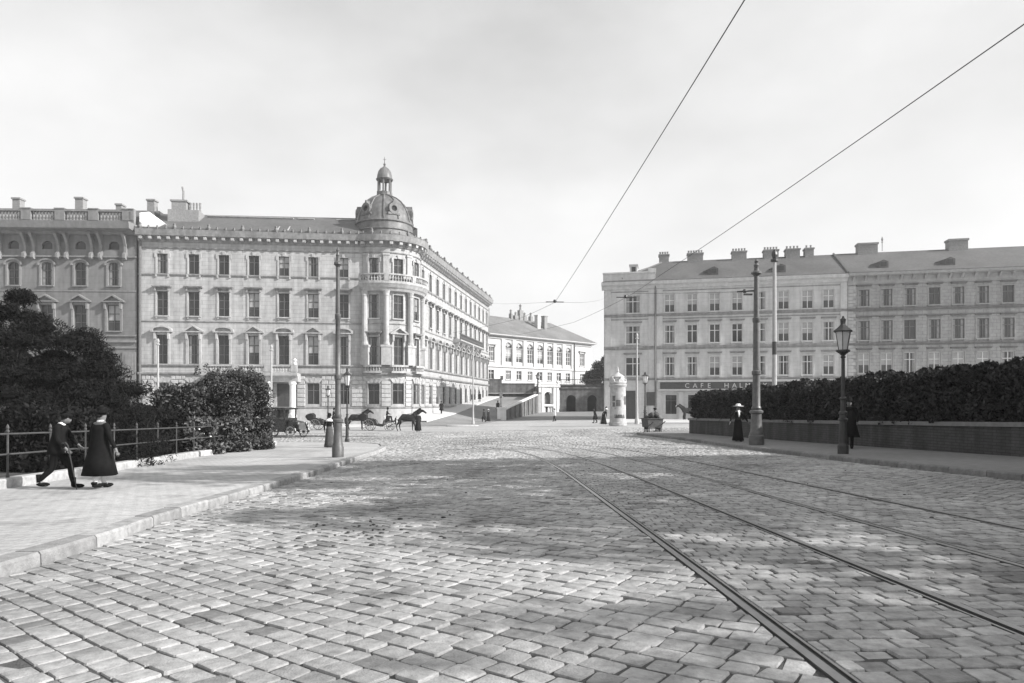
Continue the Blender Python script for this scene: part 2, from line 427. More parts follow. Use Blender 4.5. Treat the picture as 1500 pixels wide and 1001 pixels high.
RS = np.concatenate([[0], np.cumsum(np.linalg.norm(np.diff(RC, axis=0), axis=1))])
OFF = [0, 1.435, 2.735, 4.17]
def track_pt(s, l):
    x = np.interp(s, RS, RC[:, 0]); y = np.interp(s, RS, RC[:, 1]); nx = np.interp(s, RS, RN[:, 0]); ny = np.interp(s, RS, RN[:, 1])
    return x + nx * l, y + ny * l
rail_lab = ['grooved tram rail next to the diagonal cobbles, shiny head before its dark groove', 'second tram rail from the diagonal cobbles, a pale worn head',
            'third tram rail from the diagonal cobbles, thin and dark', 'outermost tram rail beside the shaded kerb, almost lost among the cobbles']
def strip(mb, off0, off1, z0, z1):
    V = []; F = []
    for i in range(0, len(RC)):
        for o_, z in ((off0, z0), (off0, z1), (off1, z1), (off1, z0)):
            x, y = RC[i] + RN[i] * o_; V.append((x, y, g0(x, y) + z))
    for i in range(len(RC) - 1):
        for k in range(4): F.append((i * 4 + k, i * 4 + (k + 1) % 4, (i + 1) * 4 + (k + 1) % 4, (i + 1) * 4 + k))
    mb.add(V, F)
for k, off in enumerate(OFF):
    sgn = 1 if k % 2 == 0 else -1                        # the groove lies on the inner side of its track
    r = thing('tram_rail', rail_lab[k], 'tram rail', (0, 0, 0), 0, 'rails of the two tram tracks')
    a = MB(); strip(a, off - .03, off + .028, -.06, .006); a.build('rail_head', m_railh, r)
    a = MB(); strip(a, *sorted((off + sgn * .028, off + sgn * .066)), -.06, -.030); a.build('groove', m_railg, r)
    a = MB(); strip(a, *sorted((off + sgn * .066, off + sgn * .084)), -.06, .001); a.build('guard_lip', m_railh, r)

# cobbles
def clip(poly, px, py, nx, ny):                          # keep the side n.(p - P) <= 0
    out = []
    for i in range(len(poly)):
        a, b = poly[i], poly[(i + 1) % len(poly)]
        da = (a[0] - px) * nx + (a[1] - py) * ny; db = (b[0] - px) * nx + (b[1] - py) * ny
        if da <= 0: out.append(a)
        if da * db < 0:
            t = da / (da - db); out.append((a[0] + (b[0] - a[0]) * t, a[1] + (b[1] - a[1]) * t))
    return out
def area(p): return .5 * sum(p[i][0] * p[(i + 1) % len(p)][1] - p[(i + 1) % len(p)][0] * p[i][1] for i in range(len(p)))
stones = []
def vis(x, y, pad=.6): return y > 1.9 and abs(x) < .80 * y + pad
def take(poly):
    poly = list(poly)
    if area(poly) < 0: poly.reverse()
    if area(poly) > .006: stones.append(poly)
def r1x(y): return np.interp(y, RC[:, 1], RC[:, 0])
YR = RC[:, 1]
KL2 = [(x, y) for x, y in KL]
YMAX = 58.5
def diag(ang, x_in, limits, seed, x0, x1, y1):
    R = random.Random(seed); ca, sa = math.cos(ang), math.sin(ang)
    S0, S1, T0, T1 = -66, 66, -66, 66
    J = .0075
    wav = lambda s, t: .07 * math.sin(s * .5 + t * .21 + seed) + .018 * math.sin(s * 1.7 + t * .9) 
    def W(s, t):
        q = t + wav(s, t); return (s * ca - q * sa, s * sa + q * ca + 14)
    t = T0
    while t < T1:
        h = R.uniform(.158, .198); s = S0 + R.uniform(0, .3)
        jt = [R.uniform(-.008, .008) for _ in range(8)]
        while s < S1:
            w = R.choice([R.uniform(.15, .2), R.uniform(.17, .23), R.uniform(.2, .27)])
            c = W(s + w / 2, t + h / 2)
            if x0 < c[0] < x1 and 1.9 < c[1] < y1 and vis(*c) and x_in(*c):
                k = 1 + c[1] * .012
                a = R.uniform(-.012, .012); b = R.uniform(-.012, .012); j = J * min(k, 1.6) * R.uniform(.75, 1.25)
                sk = R.uniform(-.014, .014)
                poly = [W(s + j + sk, t + j * .9 + R.uniform(-.005, .005)), W(s + w - j + a, t + j * .9 + R.uniform(-.005, .005)), W(s + w - j + b, t + h - j * .9 + R.uniform(-.005, .005)), W(s + j - sk, t + h - j * .9 + R.uniform(-.005, .005))]
                poly = limits(poly, c)
                if len(poly) > 2: take(poly)
            s += w
        t += h
def lim_left(poly, c):
    if c[1] < 52:
        i = int(np.argmin((RC[:, 0] - c[0]) ** 2 + (RC[:, 1] - c[1]) ** 2))
        p = RC[i] - RN[i] * .045; poly = clip(poly, p[0], p[1], RN[i][0], RN[i][1])
        if len(poly) < 3: return []
        kx = lin(KL, c[1]) if c[1] < 35.4 else -99
        if c[0] - kx < .5: poly = clip(poly, kx + .012, c[1], -1, 0)
    return poly
def in_left(x, y):
    i = int(np.argmin((RC[:, 0] - x) ** 2 + (RC[:, 1] - y) ** 2)); d = (x - RC[i][0]) * RN[i][0] + (y - RC[i][1]) * RN[i][1]
    return d < .15 and x > xl_road(y) - .15 and not (35 < y < 39.6 and x < lin(KL2, y))
diag(rad(-37), in_left, lim_left, 3, -46, 2, YMAX)
def lim_right(poly, c):
    i = int(np.argmin((RC[:, 0] + RN[:, 0] * 5.2 - c[0]) ** 2 + (RC[:, 1] + RN[:, 1] * 5.2 - c[1]) ** 2))
    p = RC[i] + RN[i] * 5.22; poly = clip(poly, p[0], p[1], -RN[i][0], -RN[i][1])
    if len(poly) < 3: return []
    kx = lin(KR, c[1])
    if kx - c[0] < .5: poly = clip(poly, kx - .012, c[1], 1, 0)
    return poly
def in_right(x, y):
    i = int(np.argmin((RC[:, 0] - x) ** 2 + (RC[:, 1] - y) ** 2)); d = (x - RC[i][0]) * RN[i][0] + (y - RC[i][1]) * RN[i][1]
    return d > 5.1 and x < lin(KR, y) + .15
diag(rad(38), in_right, lim_right, 5, -30, 46, YMAX)
def across(l0, l1, seed):
    R = random.Random(seed); s = 0.0; row = 0; nL = max(2, round((l1 - l0) / .19))
    while s < RS[-1] - 2:
        h = R.uniform(.155, .195); x, y = track_pt(s, (l0 + l1) / 2)
        if y > 50: break
        if 1.2 < y:
            w = (l1 - l0) / nL; off = 0 if row % 2 else w / 2
            ed = sorted({l0, l1} | {round(min(l1, max(l0, l0 + off + w * i + R.uniform(-.03, .03))), 4) for i in range(-1, nL + 1)})
            ed = [e for i, e in enumerate(ed) if i == 0 or e - ed[i - 1] > .05]
            if l1 - ed[-1] > 1e-6: ed[-1] = l1
            for a, b in zip(ed, ed[1:]):
                c = track_pt(s + h / 2, (a + b) / 2)
                if vis(*c) and c[1] < YMAX + 2:
                    j = .0075 * min(1.6, 1 + c[1] * .012) * R.uniform(.75, 1.3); q = lambda: R.uniform(-.007, .007)
                    take([track_pt(s + j + q(), a + j + q()), track_pt(s + j + q(), b - j + q()), track_pt(s + h - j + q(), b - j + q()), track_pt(s + h - j + q(), a + j + q())])
        s += h; row += 1
across(.09, 1.345, 11); across(1.475, 2.695, 12); across(2.825, 4.08, 13); across(4.21, 5.2, 14)

RS_ = random.Random(21)
def pxarea(p):
    q = [(750 + 1000 * x / max(y, .5), 590 - 1000 * (g0(x, y) - 1.3) / max(y, .5)) for x, y in p]
    cx = sum(a for a, b in q) / len(q); cy = sum(b for a, b in q) / len(q)
    return abs(area(q)) if 0 < cx < 1500 and cy < 1001 else 0
def stone_geo(p, near):
    n = len(p); cx = sum(a for a, b in p) / n; cy = sum(b for a, b in p) / n; z = g0(cx, cy)
    dz = RS_.gauss(0, .0045); tx = RS_.gauss(0, .015); ty = RS_.gauss(0, .015); tone = min(1.45, max(.5, RS_.gauss(1, .13)))
    if RS_.random() < .025: tone *= .62
    if near and n == 4:                                   # knock the corners off
        q = []
        for i in range(4):
            a, b, c = p[i - 1], p[i], p[(i + 1) % 4]; k = RS_.uniform(.03, .11); k2 = RS_.uniform(.03, .11)
            q += [(b[0] + (a[0] - b[0]) * k, b[1] + (a[1] - b[1]) * k), (b[0] + (c[0] - b[0]) * k2, b[1] + (c[1] - b[1]) * k2)]
        p = q; n = 8
    V = []; F = []
    rings = ((1, -.045), (.992, -.009), (.962, -.001), (.87, .0012)) if near else ((1, -.02), (.93, .001)) if cy > 30 else ((1, -.03), (.955, -.005), (.82, .003))
    for sc, h in rings:
        for a, b in p:
            x = (a - cx) * sc; y = (b - cy) * sc; V.append((cx + x, cy + y, g0(cx + x, cy + y) + h + (dz + tx * x + ty * y if h > -.04 else 0)))
    for r in range(len(rings) - 1):
        for k in range(n): F.append((r * n + k, r * n + (k + 1) % n, (r + 1) * n + (k + 1) % n, (r + 1) * n + k))
    F.append(tuple((len(rings) - 1) * n + k for k in range(n)))
    return V, F, tone, (cx, cy, z)
order = sorted(range(len(stones)), key=lambda i: -pxarea(stones[i]))
single = set(order[:300]); BV = []; BF = []; BT = []
for i, p in enumerate(stones):
    cy = p[0][1]; V, F, tone, c = stone_geo(p, cy < 12)
    if i in single:
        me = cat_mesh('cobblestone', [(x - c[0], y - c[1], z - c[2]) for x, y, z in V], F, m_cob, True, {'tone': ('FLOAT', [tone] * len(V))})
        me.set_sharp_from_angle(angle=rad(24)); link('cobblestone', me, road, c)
    else:
        n = len(BV); BV += V; BF += [tuple(k + n for k in f) for f in F]; BT += [tone] * len(V)
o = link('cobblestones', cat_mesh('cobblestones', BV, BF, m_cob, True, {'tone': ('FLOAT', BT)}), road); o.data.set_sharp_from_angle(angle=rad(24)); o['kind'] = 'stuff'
print('stones', len(stones), 'faces', len(BF))

# pavements and kerbs
Yp = [-6 + i for i in range(46)]
pav_l = sheet('pavement', m_pave, Yp, lambda y: lin(PL, y) - .3 if y < 35.8 else -17, lambda y: lin(KL, y) - .26, 10, .13, 'pale pavement beside the fenced garden')
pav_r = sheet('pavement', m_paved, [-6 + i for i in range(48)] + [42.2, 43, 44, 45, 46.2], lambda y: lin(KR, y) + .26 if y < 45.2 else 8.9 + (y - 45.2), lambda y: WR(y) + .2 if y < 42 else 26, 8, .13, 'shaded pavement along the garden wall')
def kerb(poly, pav, m, side, lo=.7, hi=1.15):
    pts = catmull(poly, .1); s = np.concatenate([[0], np.cumsum(np.linalg.norm(np.diff(pts, axis=0), axis=1))]); u = 0
    R = random.Random(len(poly))
    while u < s[-1] - .3:
        ln = R.uniform(lo, hi); a = u + .009; b = min(u + ln - .009, s[-1]); u += ln
        ss = np.linspace(a, b, 4); V = []; F = []; h = R.gauss(0, .004)
        q = [(np.interp(t, s, pts[:, 0]), np.interp(t, s, pts[:, 1])) for t in ss]
        if max(y for x, y in q) < 1.5: continue
        for i, (x, y) in enumerate(q):
            a_, b_ = q[max(i - 1, 0)], q[min(i + 1, 3)]; tx, ty = b_[0] - a_[0], b_[1] - a_[1]; l = math.hypot(tx, ty); nx, ny = ty / l * side, -tx / l * side
            z = g0(x, y) + h
            for o_, zz in ((0, -.08), (0.008, .105), (.03, .135), (.262, .138), (.262, -.08)): V.append((x + nx * o_, y + ny * o_, z + zz))
        for i in range(3):
            for k in range(5): F.append((i * 5 + k, i * 5 + (k + 1) % 5, (i + 1) * 5 + (k + 1) % 5, (i + 1) * 5 + k))
        F += [(4, 3, 2, 1, 0), (15, 16, 17, 18, 19)]
        link('kerb_stone', cat_mesh('kerb_stone', V, F, m, False, {'tone': ('FLOAT', [R.uniform(.72, 1.15)] * 20)}), pav)
kerb(KL, pav_l, m_kerb, -1); kerb(KR, pav_r, m_kerb_shade, 1)
soil = sheet('lawn', m_soil, [0 + i for i in range(36)] + [35.6], lambda y: -60, lambda y: lin(PL, y) - .3, 14, .16, 'dark soil and grass of the fenced garden')
# pavements in front of the buildings: a real step up
def platform(name, m, poly, h, label, steps=10):
    mb = MB(); P = [Vector(p) for p in poly]; Q = []
    for i in range(len(P)):
        a, b = P[i], P[(i + 1) % len(P)]
        for k in range(steps): Q.append(a.lerp(b, k / steps))
    n = len(Q); c = sum(Q, Vector((0, 0))) / n
    V = [(q.x, q.y, g0(q.x, q.y) + h) for q in Q] + [(q.x, q.y, g0(q.x, q.y) - .3) for q in Q] + [(c.x, c.y, g0(c.x, c.y) + h)]
    F = [(i, (i + 1) % n, 2 * n) for i in range(n)] + [(i + n, (i + 1) % n + n, (i + 1) % n, i) for i in range(n)]
    o = link(name, cat_mesh(name, V, F, m)); o['kind'] = 'structure'; o['label'] = label; return o
m_pav2 = mat('square_pavement', .5, .85, .1, 3, .008, 18)
platform('pavement', m_pav2, [(9.6, 73), (60, 62), (66, 84), (12.6, 95)], .14, 'pavement in front of the cafe')
platform('pavement', m_pav2, [(-72, 71.5), (-44, 73.5), (-19, 76.8), (-11.2, 79), (-9.3, 84), (-11, 90), (-20, 90), (-72, 84)], .14, 'pavement in front of the domed palace')

# the ramp street and the lower street
RX_L = lambda y: -10.7 + .159 * (y - 96) - .3
RX_R = lambda y: (-1.5 + (y - 100) * .277) if y > 100 else -1.5 - (100 - y) * .13
def ramp_z(x, y):
    a, b = RX_L(y), RX_R(y); t = min(1, max(0, (x - a) / (b - a)))
    zl = max(g0(a, y) + .01, -.14 + .0675 * (min(y, 134) - 96)); zr = g0(b, y) + .012 if y < 99 else min(-1.15 + (y - 99) * .124, -.14 + .0675 * (min(y, 134) - 96))
    zr = max(zr, g0(b, y) + .01)
    return zl + (zr - zl) * (t * t * (3 - 2 * t))
YRr = [77 + i for i in range(62)]
sheet('ramp_road', m_rampm, YRr, RX_L, RX_R, 10, .0, 'ramp street rising along the domed palace', zf=ramp_z)
V = []; F = []
for y in YRr[6:]:
    a = RX_L(y); z = ramp_z(a, y)
    V += [(a - .2, y, z + .13), (a + 2.7, y, ramp_z(a + 2.7, y) + .13), (a + 2.72, y, ramp_z(a + 2.7, y) - .1)]
for i in range(len(YRr[6:]) - 1):
    F += [(i * 3, i * 3 + 1, i * 3 + 4, i * 3 + 3), (i * 3 + 1, i * 3 + 2, i * 3 + 5, i * 3 + 4)]
o = link('pavement', cat_mesh('pavement', V, F, m_pav2)); o['kind'] = 'structure'; o['label'] = 'pale pavement climbing along the flank of the domed palace'
sheet('lower_street', m_rampm, [97 + i for i in range(29)], lambda y: RX_R(y) + .3, lambda y: 18.5, 8, .012, 'lower street leading to the fountain')
# ------------------------------------------------------------------ windows
WC = {}
def wparts(kind, w, h, mt, mf, mp):
    key = (kind, w, h, mt.name, mf.name, mp.name)
    if key in WC: return WC[key]
    out = []; base = MB(); hw = w / 2
    sw, sd = {'tri': (.24, .14), 'seg': (.24, .14), 'hood': (.17, .08), 'top': (.16, .07), 'ground': (.05, .03), 'plain': (.13, .05), 'arch': (.22, .1), 'cap': (.13, .06), 'tall': (.1, .06)}[kind]
    arch = {'arch': hw * .55, 'tall': 0}.get(kind, 0)
    base.box(-hw - sw, -hw, -sd, .03, -.02, h - arch); base.box(hw, hw + sw, -sd, .03, -.02, h - arch)
    if arch:
        for r0, r1, d0 in ((0, sw, sd), (sw, sw + .18, sd + .16)):
            A = [PI * k / 10 for k in range(11)]
            poly = [((hw + r1) * math.cos(a), h - arch + (arch + r1) * math.sin(a)) for a in A] + [((hw + r0) * math.cos(a), h - arch + (arch + r0) * math.sin(a)) for a in reversed(A)]
            for k in range(10): base.prism([poly[k], poly[k + 1], poly[20 - k], poly[21 - k]][::-1], -d0, .03)
    else:
        base.box(-hw - sw - .003, hw + sw + .003, -sd - .003, .03, h, h + (sw if kind != 'ground' else .06))
    if kind == 'top':
        for s in (-1, 1):
            base.box(s * (hw + .22) - .07, s * (hw + .22) + .07, -.09, .03, h - .45, h + .1)
            base.box(s * (hw + .1) - .09, s * (hw + .1) + .09, -.16, .03, -.42, -.08)
        base.prism([(-.12, h + .02), (.12, h + .02), (.18, h + .42), (-.18, h + .42)], -.16, .03)
    if kind == 'ground':
        for k in range(-3, 4):
            a = k * .24; x0, x1 = hw * k / 3.5 - .12, hw * k / 3.5 + .12
            base.prism([(x0, h + .08), (x1, h + .08), (x1 + math.sin(a) * .55 + .03, h + .62 + (.14 if k == 0 else 0)), (x0 + math.sin(a) * .55 - .03, h + .62 + (.14 if k == 0 else 0))], -.13 if k % 2 else -.10, .03)
    out.append(('window', base.mesh('window', mt), None))
    fr = MB(); y0, y1 = .15, .21; t = .07
    fr.box(-hw, -hw + t, y0, y1, 0, h); fr.box(hw - t, hw, y0, y1, 0, h); fr.box(-hw, hw, y0 + .002, y1, 0, t); fr.box(-hw, hw, y0 + .002, y1, h - t, h)
    fr.box(-.05, .05, y0 - .02, y1, t, h - t); tz = h * .66
    fr.box(-hw + t, hw - t, y0 - .01, y1 - .004, tz - .045, tz + .045)
    if h > 2.6: fr.box(-hw + t, hw - t, y0 + .01, y1 - .008, h * .33 - .025, h * .33 + .025)
    out.append(('frame', fr.mesh('frame', mf), None))
    pn = MB(); pn.box(-hw, hw, .2, .24, 0, h); out.append(('pane', pn.mesh('pane', mp), None))
    if kind in ('hood', 'cap', 'plain', 'arch', 'tri', 'seg'):
        sl_ = MB(); sl_.box(-hw - .2, hw + .2, -.2, .15, -.14, -.002)
        if kind in ('hood', 'cap'):
            for s in (-1, 1): sl_.box(s * hw - .09, s * hw + .09, -.14, .02, -.36, -.142)
        out.append(('sill', sl_.mesh('sill', mt), None))
    hd = MB()
    if kind == 'hood':
        hd.box(-hw - .12, hw + .12, -.12, .03, h + .2, h + .42); hd.box(-hw - .38, hw + .38, -.46, .03, h + .42, h + .52); hd.box(-hw - .44, hw + .44, -.52, .03, h + .523, h + .62)
        for s in (-1, 1): hd.prism([(s * (hw + .1) - .08, h + .02), (s * (hw + .1) + .08, h + .02), (s * (hw + .1) + .1, h + .42), (s * (hw + .1) - .1, h + .42)], -.34, .03)
        out.append(('hood', hd.mesh('hood', {'stone_trim': m_corn, 'cafe_trim': m_mould, 'apartment_trim': m_mouldE}.get(mt.name, mt)), None))
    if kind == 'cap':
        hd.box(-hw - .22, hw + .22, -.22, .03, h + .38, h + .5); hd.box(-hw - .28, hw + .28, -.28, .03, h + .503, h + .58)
        out.append(('hood', hd.mesh('hood', {'stone_trim': m_corn, 'cafe_trim': m_mould, 'apartment_trim': m_mouldE}.get(mt.name, mt)), None))
    if kind in ('tri', 'seg'):
        b = hw + .55; zb = h + .42; rise = .78 if kind == 'tri' else .62
        hd.box(-hw - .26, hw + .26, -.16, .03, h + .243, zb - .12)
        hd.box(-b, b, -.5, .03, zb - .12, zb)
        if kind == 'tri': outr = [(-b - .04, zb), (0, zb + rise), (b + .04, zb)]; inr = [(-b + .3, zb), (0, zb + rise - .2), (b - .3, zb)]
        else:
            A = [PI * k / 8 for k in range(9)]
            outr = [(-(b + .04) * math.cos(a), zb + rise * math.sin(a) ** .8) for a in A]; inr = [(-(b - .22) * math.cos(a), zb + (rise - .17) * math.sin(a) ** .8) for a in A]
        for k in range(len(outr) - 1): hd.prism([inr[k], inr[k + 1], outr[k + 1], outr[k]], -.52, .03)
        hd.prism(inr, -.12, .03)
        for s in (-1, 1): hd.prism([(s * (hw + .13) - .1, h - .5), (s * (hw + .13) + .1, h - .5), (s * (hw + .13) + .12, zb - .12), (s * (hw + .13) - .12, zb - .12)], -.4, -.1)
        hd.ell((0, -.1, h + .3 - .12), .26, .1, .17, 8, 4)
        out.append(('pediment', hd.mesh('pediment', mt), None))
    WC[key] = out; return out
WR_ = random.Random(99)
def window(parent, path, uc, z0, w, h, kind, mt, mf, panes=None, d=0):
    panes = panes or [m_glass] * 4 + [m_glass2] * 3 + [m_glass3] * 2
    p, rz = path.frame(uc); pr = wparts(kind, w, h, mt, mf, WR_.choice(panes))
    if d: q = path.P(uc, d, 0); p = Vector((q[0], q[1]))
    o = link('window', pr[0][1], parent, (p.x, p.y, z0), rz)
    for nme, me, _ in pr[1:]: link(nme, me, o)
    return o
def ops_of(ucs, z0, w, h, arch=0): return [(u - w / 2, u + w / 2, z0, z0 + h, arch) for u in ucs]

# ------------------------------------------------------------------ the domed corner palace
F0, c0, RB = (-43.6, 79.7), (-16.2, 86.8), 4.5
d1 = Vector((.9932, .1163)); d2 = Vector((.157, .9876)); n1 = Vector((d1.y, -d1.x)); n2 = Vector((d2.y, -d2.x))
a1 = math.atan2(n1.y, n1.x); a2 = math.atan2(n2.y, n2.x); ph = math.acos(3.9 / 4.5)
pA = Vector(c0) + RB * Vector((math.cos(a1 - ph), math.sin(a1 - ph))); pB = Vector(c0) + RB * Vector((math.cos(a2 + ph), math.sin(a2 + ph)))
ps = Vector(F0); ps = pA - d1 * (pA - ps).dot(d1)
pe = pB + d2 * 46.5
PA = Path([('line', tuple(ps), tuple(pA)), ('arc', c0, RB, a1 - ph, a2 + ph), ('line', tuple(pB), tuple(pe))])
uA, uB = PA.segs[0][1], PA.segs[1][1]
print('palace', uA, uB, PA.len, ps, pe)
pal = thing('corner_palace', 'pale four storey corner palace with a domed round bay and pedimented windows', 'palace', (F0[0], F0[1], 0))
inv = Vector((-F0[0], -F0[1], 0))
def part(mb, name, m, parent, smooth=False):            # geometry is in world coordinates: shift it to its thing
    o = mb.build(name, m, parent, smooth); o.location = -parent.location if parent.parent is None else (0, 0, 0); return o
GR = -1.6
fr_u = [PA.u_px(x, 0, uA) for x in (238, 284, 328, 372, 416, 459, 503)]
arc_u = [uA + (math.radians(a) - (a1 - ph)) * RB for a in (-96, -58, -20)]
side_u = [uB + 1.5 + i * 3.62 for i in range(13)]
allu = fr_u + arc_u + side_u
lev = dict(g=(1.1, 1.45, 2.5), p=(5.85, 1.25, 3.4), t=(11.5, 1.25, 2.85), q=(16.45, 1.2, 2.3))
door_u = PA.u_px(418, 0, uA)
gu = [u for u in allu if abs(u - door_u) > 1.2]
ops = ops_of(gu, *[lev['g'][i] for i in (0, 1, 2)]) + ops_of(allu, *lev['p']) + ops_of(allu, *lev['t']) + ops_of(allu, *lev['q']) + [(door_u - 1, door_u + 1, GR, 3.6, 0)]
mb = MB(); fwall(mb, PA, 0, PA.len, GR - 1, 21.0, ops, .3); part(mb, 'wall', m_stuccoA, pal)
mb = MB(); e1 = Vector(pe); e0 = Vector(ps)              # end and back walls
bk = [e1, e1 + Vector((-13, 2)), Vector((-30, 104)), e0 + Vector((-1.6, 14)), e0]
for a, b in zip(bk, bk[1:]): mb.add([(a.x, a.y, -2), (b.x, b.y, -2), (b.x, b.y, 21.4), (a.x, a.y, 21.4)], [(0, 1, 2, 3)])
part(mb, 'rear_wall', m_stuccoC, pal)
def wt(w): return w.location.__setattr__
def wins(us, z, w, h, kind, parent=pal, path=PA, mt=m_trimA, mf=m_frameD, panes=None):
    for i, u in enumerate(us):
        k = kind[i % len(kind)] if isinstance(kind, (list, tuple)) else kind
        o = window(parent, path, u, z, w, h, k, mt, mf, panes); o.location = o.location - parent.location
wins(gu, *lev['g'], 'ground')
wins(fr_u, *lev['p'], ['seg', 'tri']); wins(arc_u, *lev['p'], ['hood', 'tri', 'hood']); wins(side_u, *lev['p'], 'seg')
wins(fr_u + side_u, *lev['t'], 'hood'); wins(arc_u, *lev['t'], 'plain'); wins(allu, *lev['q'], 'top')
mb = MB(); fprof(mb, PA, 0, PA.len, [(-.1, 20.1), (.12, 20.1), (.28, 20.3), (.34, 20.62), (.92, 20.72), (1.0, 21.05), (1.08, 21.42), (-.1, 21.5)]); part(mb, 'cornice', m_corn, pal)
mb = MB(); k = int(PA.len / 1.02)
for i in range(k):
    u = (i + .5) * PA.len / k; fbox(mb, PA, u - .17, u + .17, 20.33, 20.618, .2, .84)
part(mb, 'modillion', m_trimA, pal)['kind'] = 'stuff'
mb = MB()
for z0, z1, d in ((19.35, 19.5, .12), (16.2, 16.42, .16), (10.75, 10.9, .1), (5.55, 5.82, .22), (4.55, 4.85, .3), (.55, .8, .18)):
    fprof(mb, PA, 0, PA.len, [(-.05, z0), (d * .6, z0), (d, z0 + (z1 - z0) * .5), (d, z1), (-.05, z1)])
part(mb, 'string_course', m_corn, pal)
mb = MB(); fbox(mb, PA, 0, door_u - 1.02, GR - 1, .545, -.05, .14); fbox(mb, PA, door_u + 1.02, PA.len, GR - 1, .545, -.05, .14); part(mb, 'plinth', m_rust, pal)
# roof: two slopes with a pale walkway strip
mb = MB()
for ua, ub in ((0, uA + 1.2), (uB + 3.5, PA.len)):
    fprof(mb, PA, ua, ub, [(.35, 21.45), (-4.9, 24.35), (-7.4, 25.35), (-12.5, 25.3), (-12.5, 21.45)])
roofA = part(mb, 'roof', m_slate, pal)
mb = MB()
for ua, ub in ((PA.u_px(284, 0, uA), PA.u_px(418, 0, uA)), (PA.u_px(424, 0, uA), PA.u_px(450, 0, uA)), (PA.u_px(484, 0, uA), uA)):
    fprof(mb, PA, ua, ub, [(-4.95, 24.37), (-4.7, 24.6), (-5.1, 24.75), (-5.4, 24.56)])
mb.build('skylight_strip', m_trimA, roofA)
mb = MB(); u = PA.u_px(408, 0, uA)
for k in range(2): fprof(mb, PA, u + k * 1.2 - .3, u + k * 1.2 - .18, [(-.5, 21.95), (-.5, 22.1), (-4.7, 24.4), (-4.7, 24.25)])
mb.build('roof_ladder', m_trimA, roofA)
mb = MB(); k = int(PA.len / .95); CR = random.Random(4)
for i in range(k):
    u = (i + .5) * PA.len / k; big = i % 4 == 0; w = .2 if big else .13; hh = .75 if big else .42
    p = PA.P(u, .78, 0); mb.lathe([(w, 0), (w * 1.3, hh * .3), (w * .8, hh * .6), (w * .9, hh * .8), (.03, hh)], (p[0], p[1], 21.46), 5)
fbox(mb, PA, 0, PA.len, 21.5, 21.66, .7, .86); part(mb, 'gutter_crest', m_gutter, pal)['kind'] = 'stuff'
# white gable at the near end and the chimney with pots
mb = MB(); mb.add([PA.P(.02, -.2, 21.6), PA.P(1.6, -.2, 21.6), PA.P(2.9, -.2, 22.3), PA.P(.02, -.2, 23.5), PA.P(.02, -3, 21.6), PA.P(1.6, -3, 21.6), PA.P(2.9, -3, 22.3), PA.P(.02, -3, 24.4)], [(0, 1, 2, 3), (1, 5, 6, 2), (2, 6, 7, 3), (0, 3, 7, 4)])
part(mb, 'gable', m_gableW, pal)
uc = PA.u_px(256, 0, uA); mb = MB(); fbox(mb, PA, uc - 1.9, uc + 1.7, 22.3, 24.8, -5.2, -3); fbox(mb, PA, uc - 2.0, uc + 1.8, 22.2, 22.45, -5.2, -2.9)
fbox(mb, PA, uc - 1.6, uc + .1, 24.8, 25.9, -4.8, -3.4); fbox(mb, PA, uc - 1.75, uc + .25, 25.9, 26.1, -4.9, -3.3)
ch = part(mb, 'chimney', m_chim, pal); mb = MB()
for k in range(4):
    p = PA.P(uc + .4 + k * .38, -4.1, 0); mb.lathe([(.13, 0), (.11, .5), (.16, .55), (.12, .6), (.15, 1.15)], (p[0], p[1], 24.8), 6)
mb.build('chimney_pots', m_chim, ch)['kind'] = 'stuff'
p = PA.P(uc - .45, -4.1, 0); mb = MB(); mb.tube([(p[0], p[1], 26), (p[0] + .02, p[1], 27.3), (p[0] - .12, p[1], 27.9)], .12, 6); mb.build('flue_pipe', m_chim, ch)
# downpipe at the party wall
mb = MB(); p = PA.P(.25, .18, 0); mb.tube([(p[0], p[1], -1), (p[0], p[1], 20.2)], .14, 6); part(mb, 'downpipe', m_gutter, pal)
# rusticated blocks between the ground floor windows: each block its own part
edges = sorted([0.4] + [e for u in gu for e in (u - .95, u + .95)] + [door_u - 1.35, door_u + 1.35, PA.len])
RB_ = random.Random(2); blocks = {}
for a, b in zip(edges[0::2], edges[1::2]):
    if b - a < .3: continue
    if a > uB + 18: break
    for row in range(7):
        z0 = .84 + row * .53; half = row % 2
        cuts = [a, b] if b - a < 1.3 else ([a, (a + b) / 2, b] if half else [a, a + (b - a) * .3, a + (b - a) * .72, b])
        for p_, q_ in zip(cuts, cuts[1:]):
            if uA - .2 < q_ and p_ < uB + .2:
                mb = MB(); fprof(mb, PA, p_ + .02, q_ - .02, [(-.02, z0), (.07, z0), (.11, z0 + .05), (.11, z0 + .43), (.07, z0 + .48), (-.02, z0 + .48)]); part(mb, 'stone_block', m_rust, pal); continue
            key = round((q_ - p_) * 4) / 4
            if key not in blocks:
                mb = MB(); w = key - .04; mb.box(-w / 2, w / 2, -.07, .02, 0, .48)
                mb.add([(-w / 2, -.0701, 0), (w / 2, -.0701, 0), (w / 2, -.0701, .48), (-w / 2, -.0701, .48), (-w / 2 + .05, -.12, .05), (w / 2 - .05, -.12, .05), (w / 2 - .05, -.12, .43), (-w / 2 + .05, -.12, .43)], [(0, 1, 5, 4), (1, 2, 6, 5), (2, 3, 7, 6), (3, 0, 4, 7), (4, 5, 6, 7)])
                blocks[key] = mb.mesh('stone_block', m_rust)
            p, rz = PA.frame((p_ + q_) / 2); o = link('stone_block', blocks[key], pal, (p.x - F0[0], p.y - F0[1], z0), rz); o.scale.x = (q_ - p_) / key
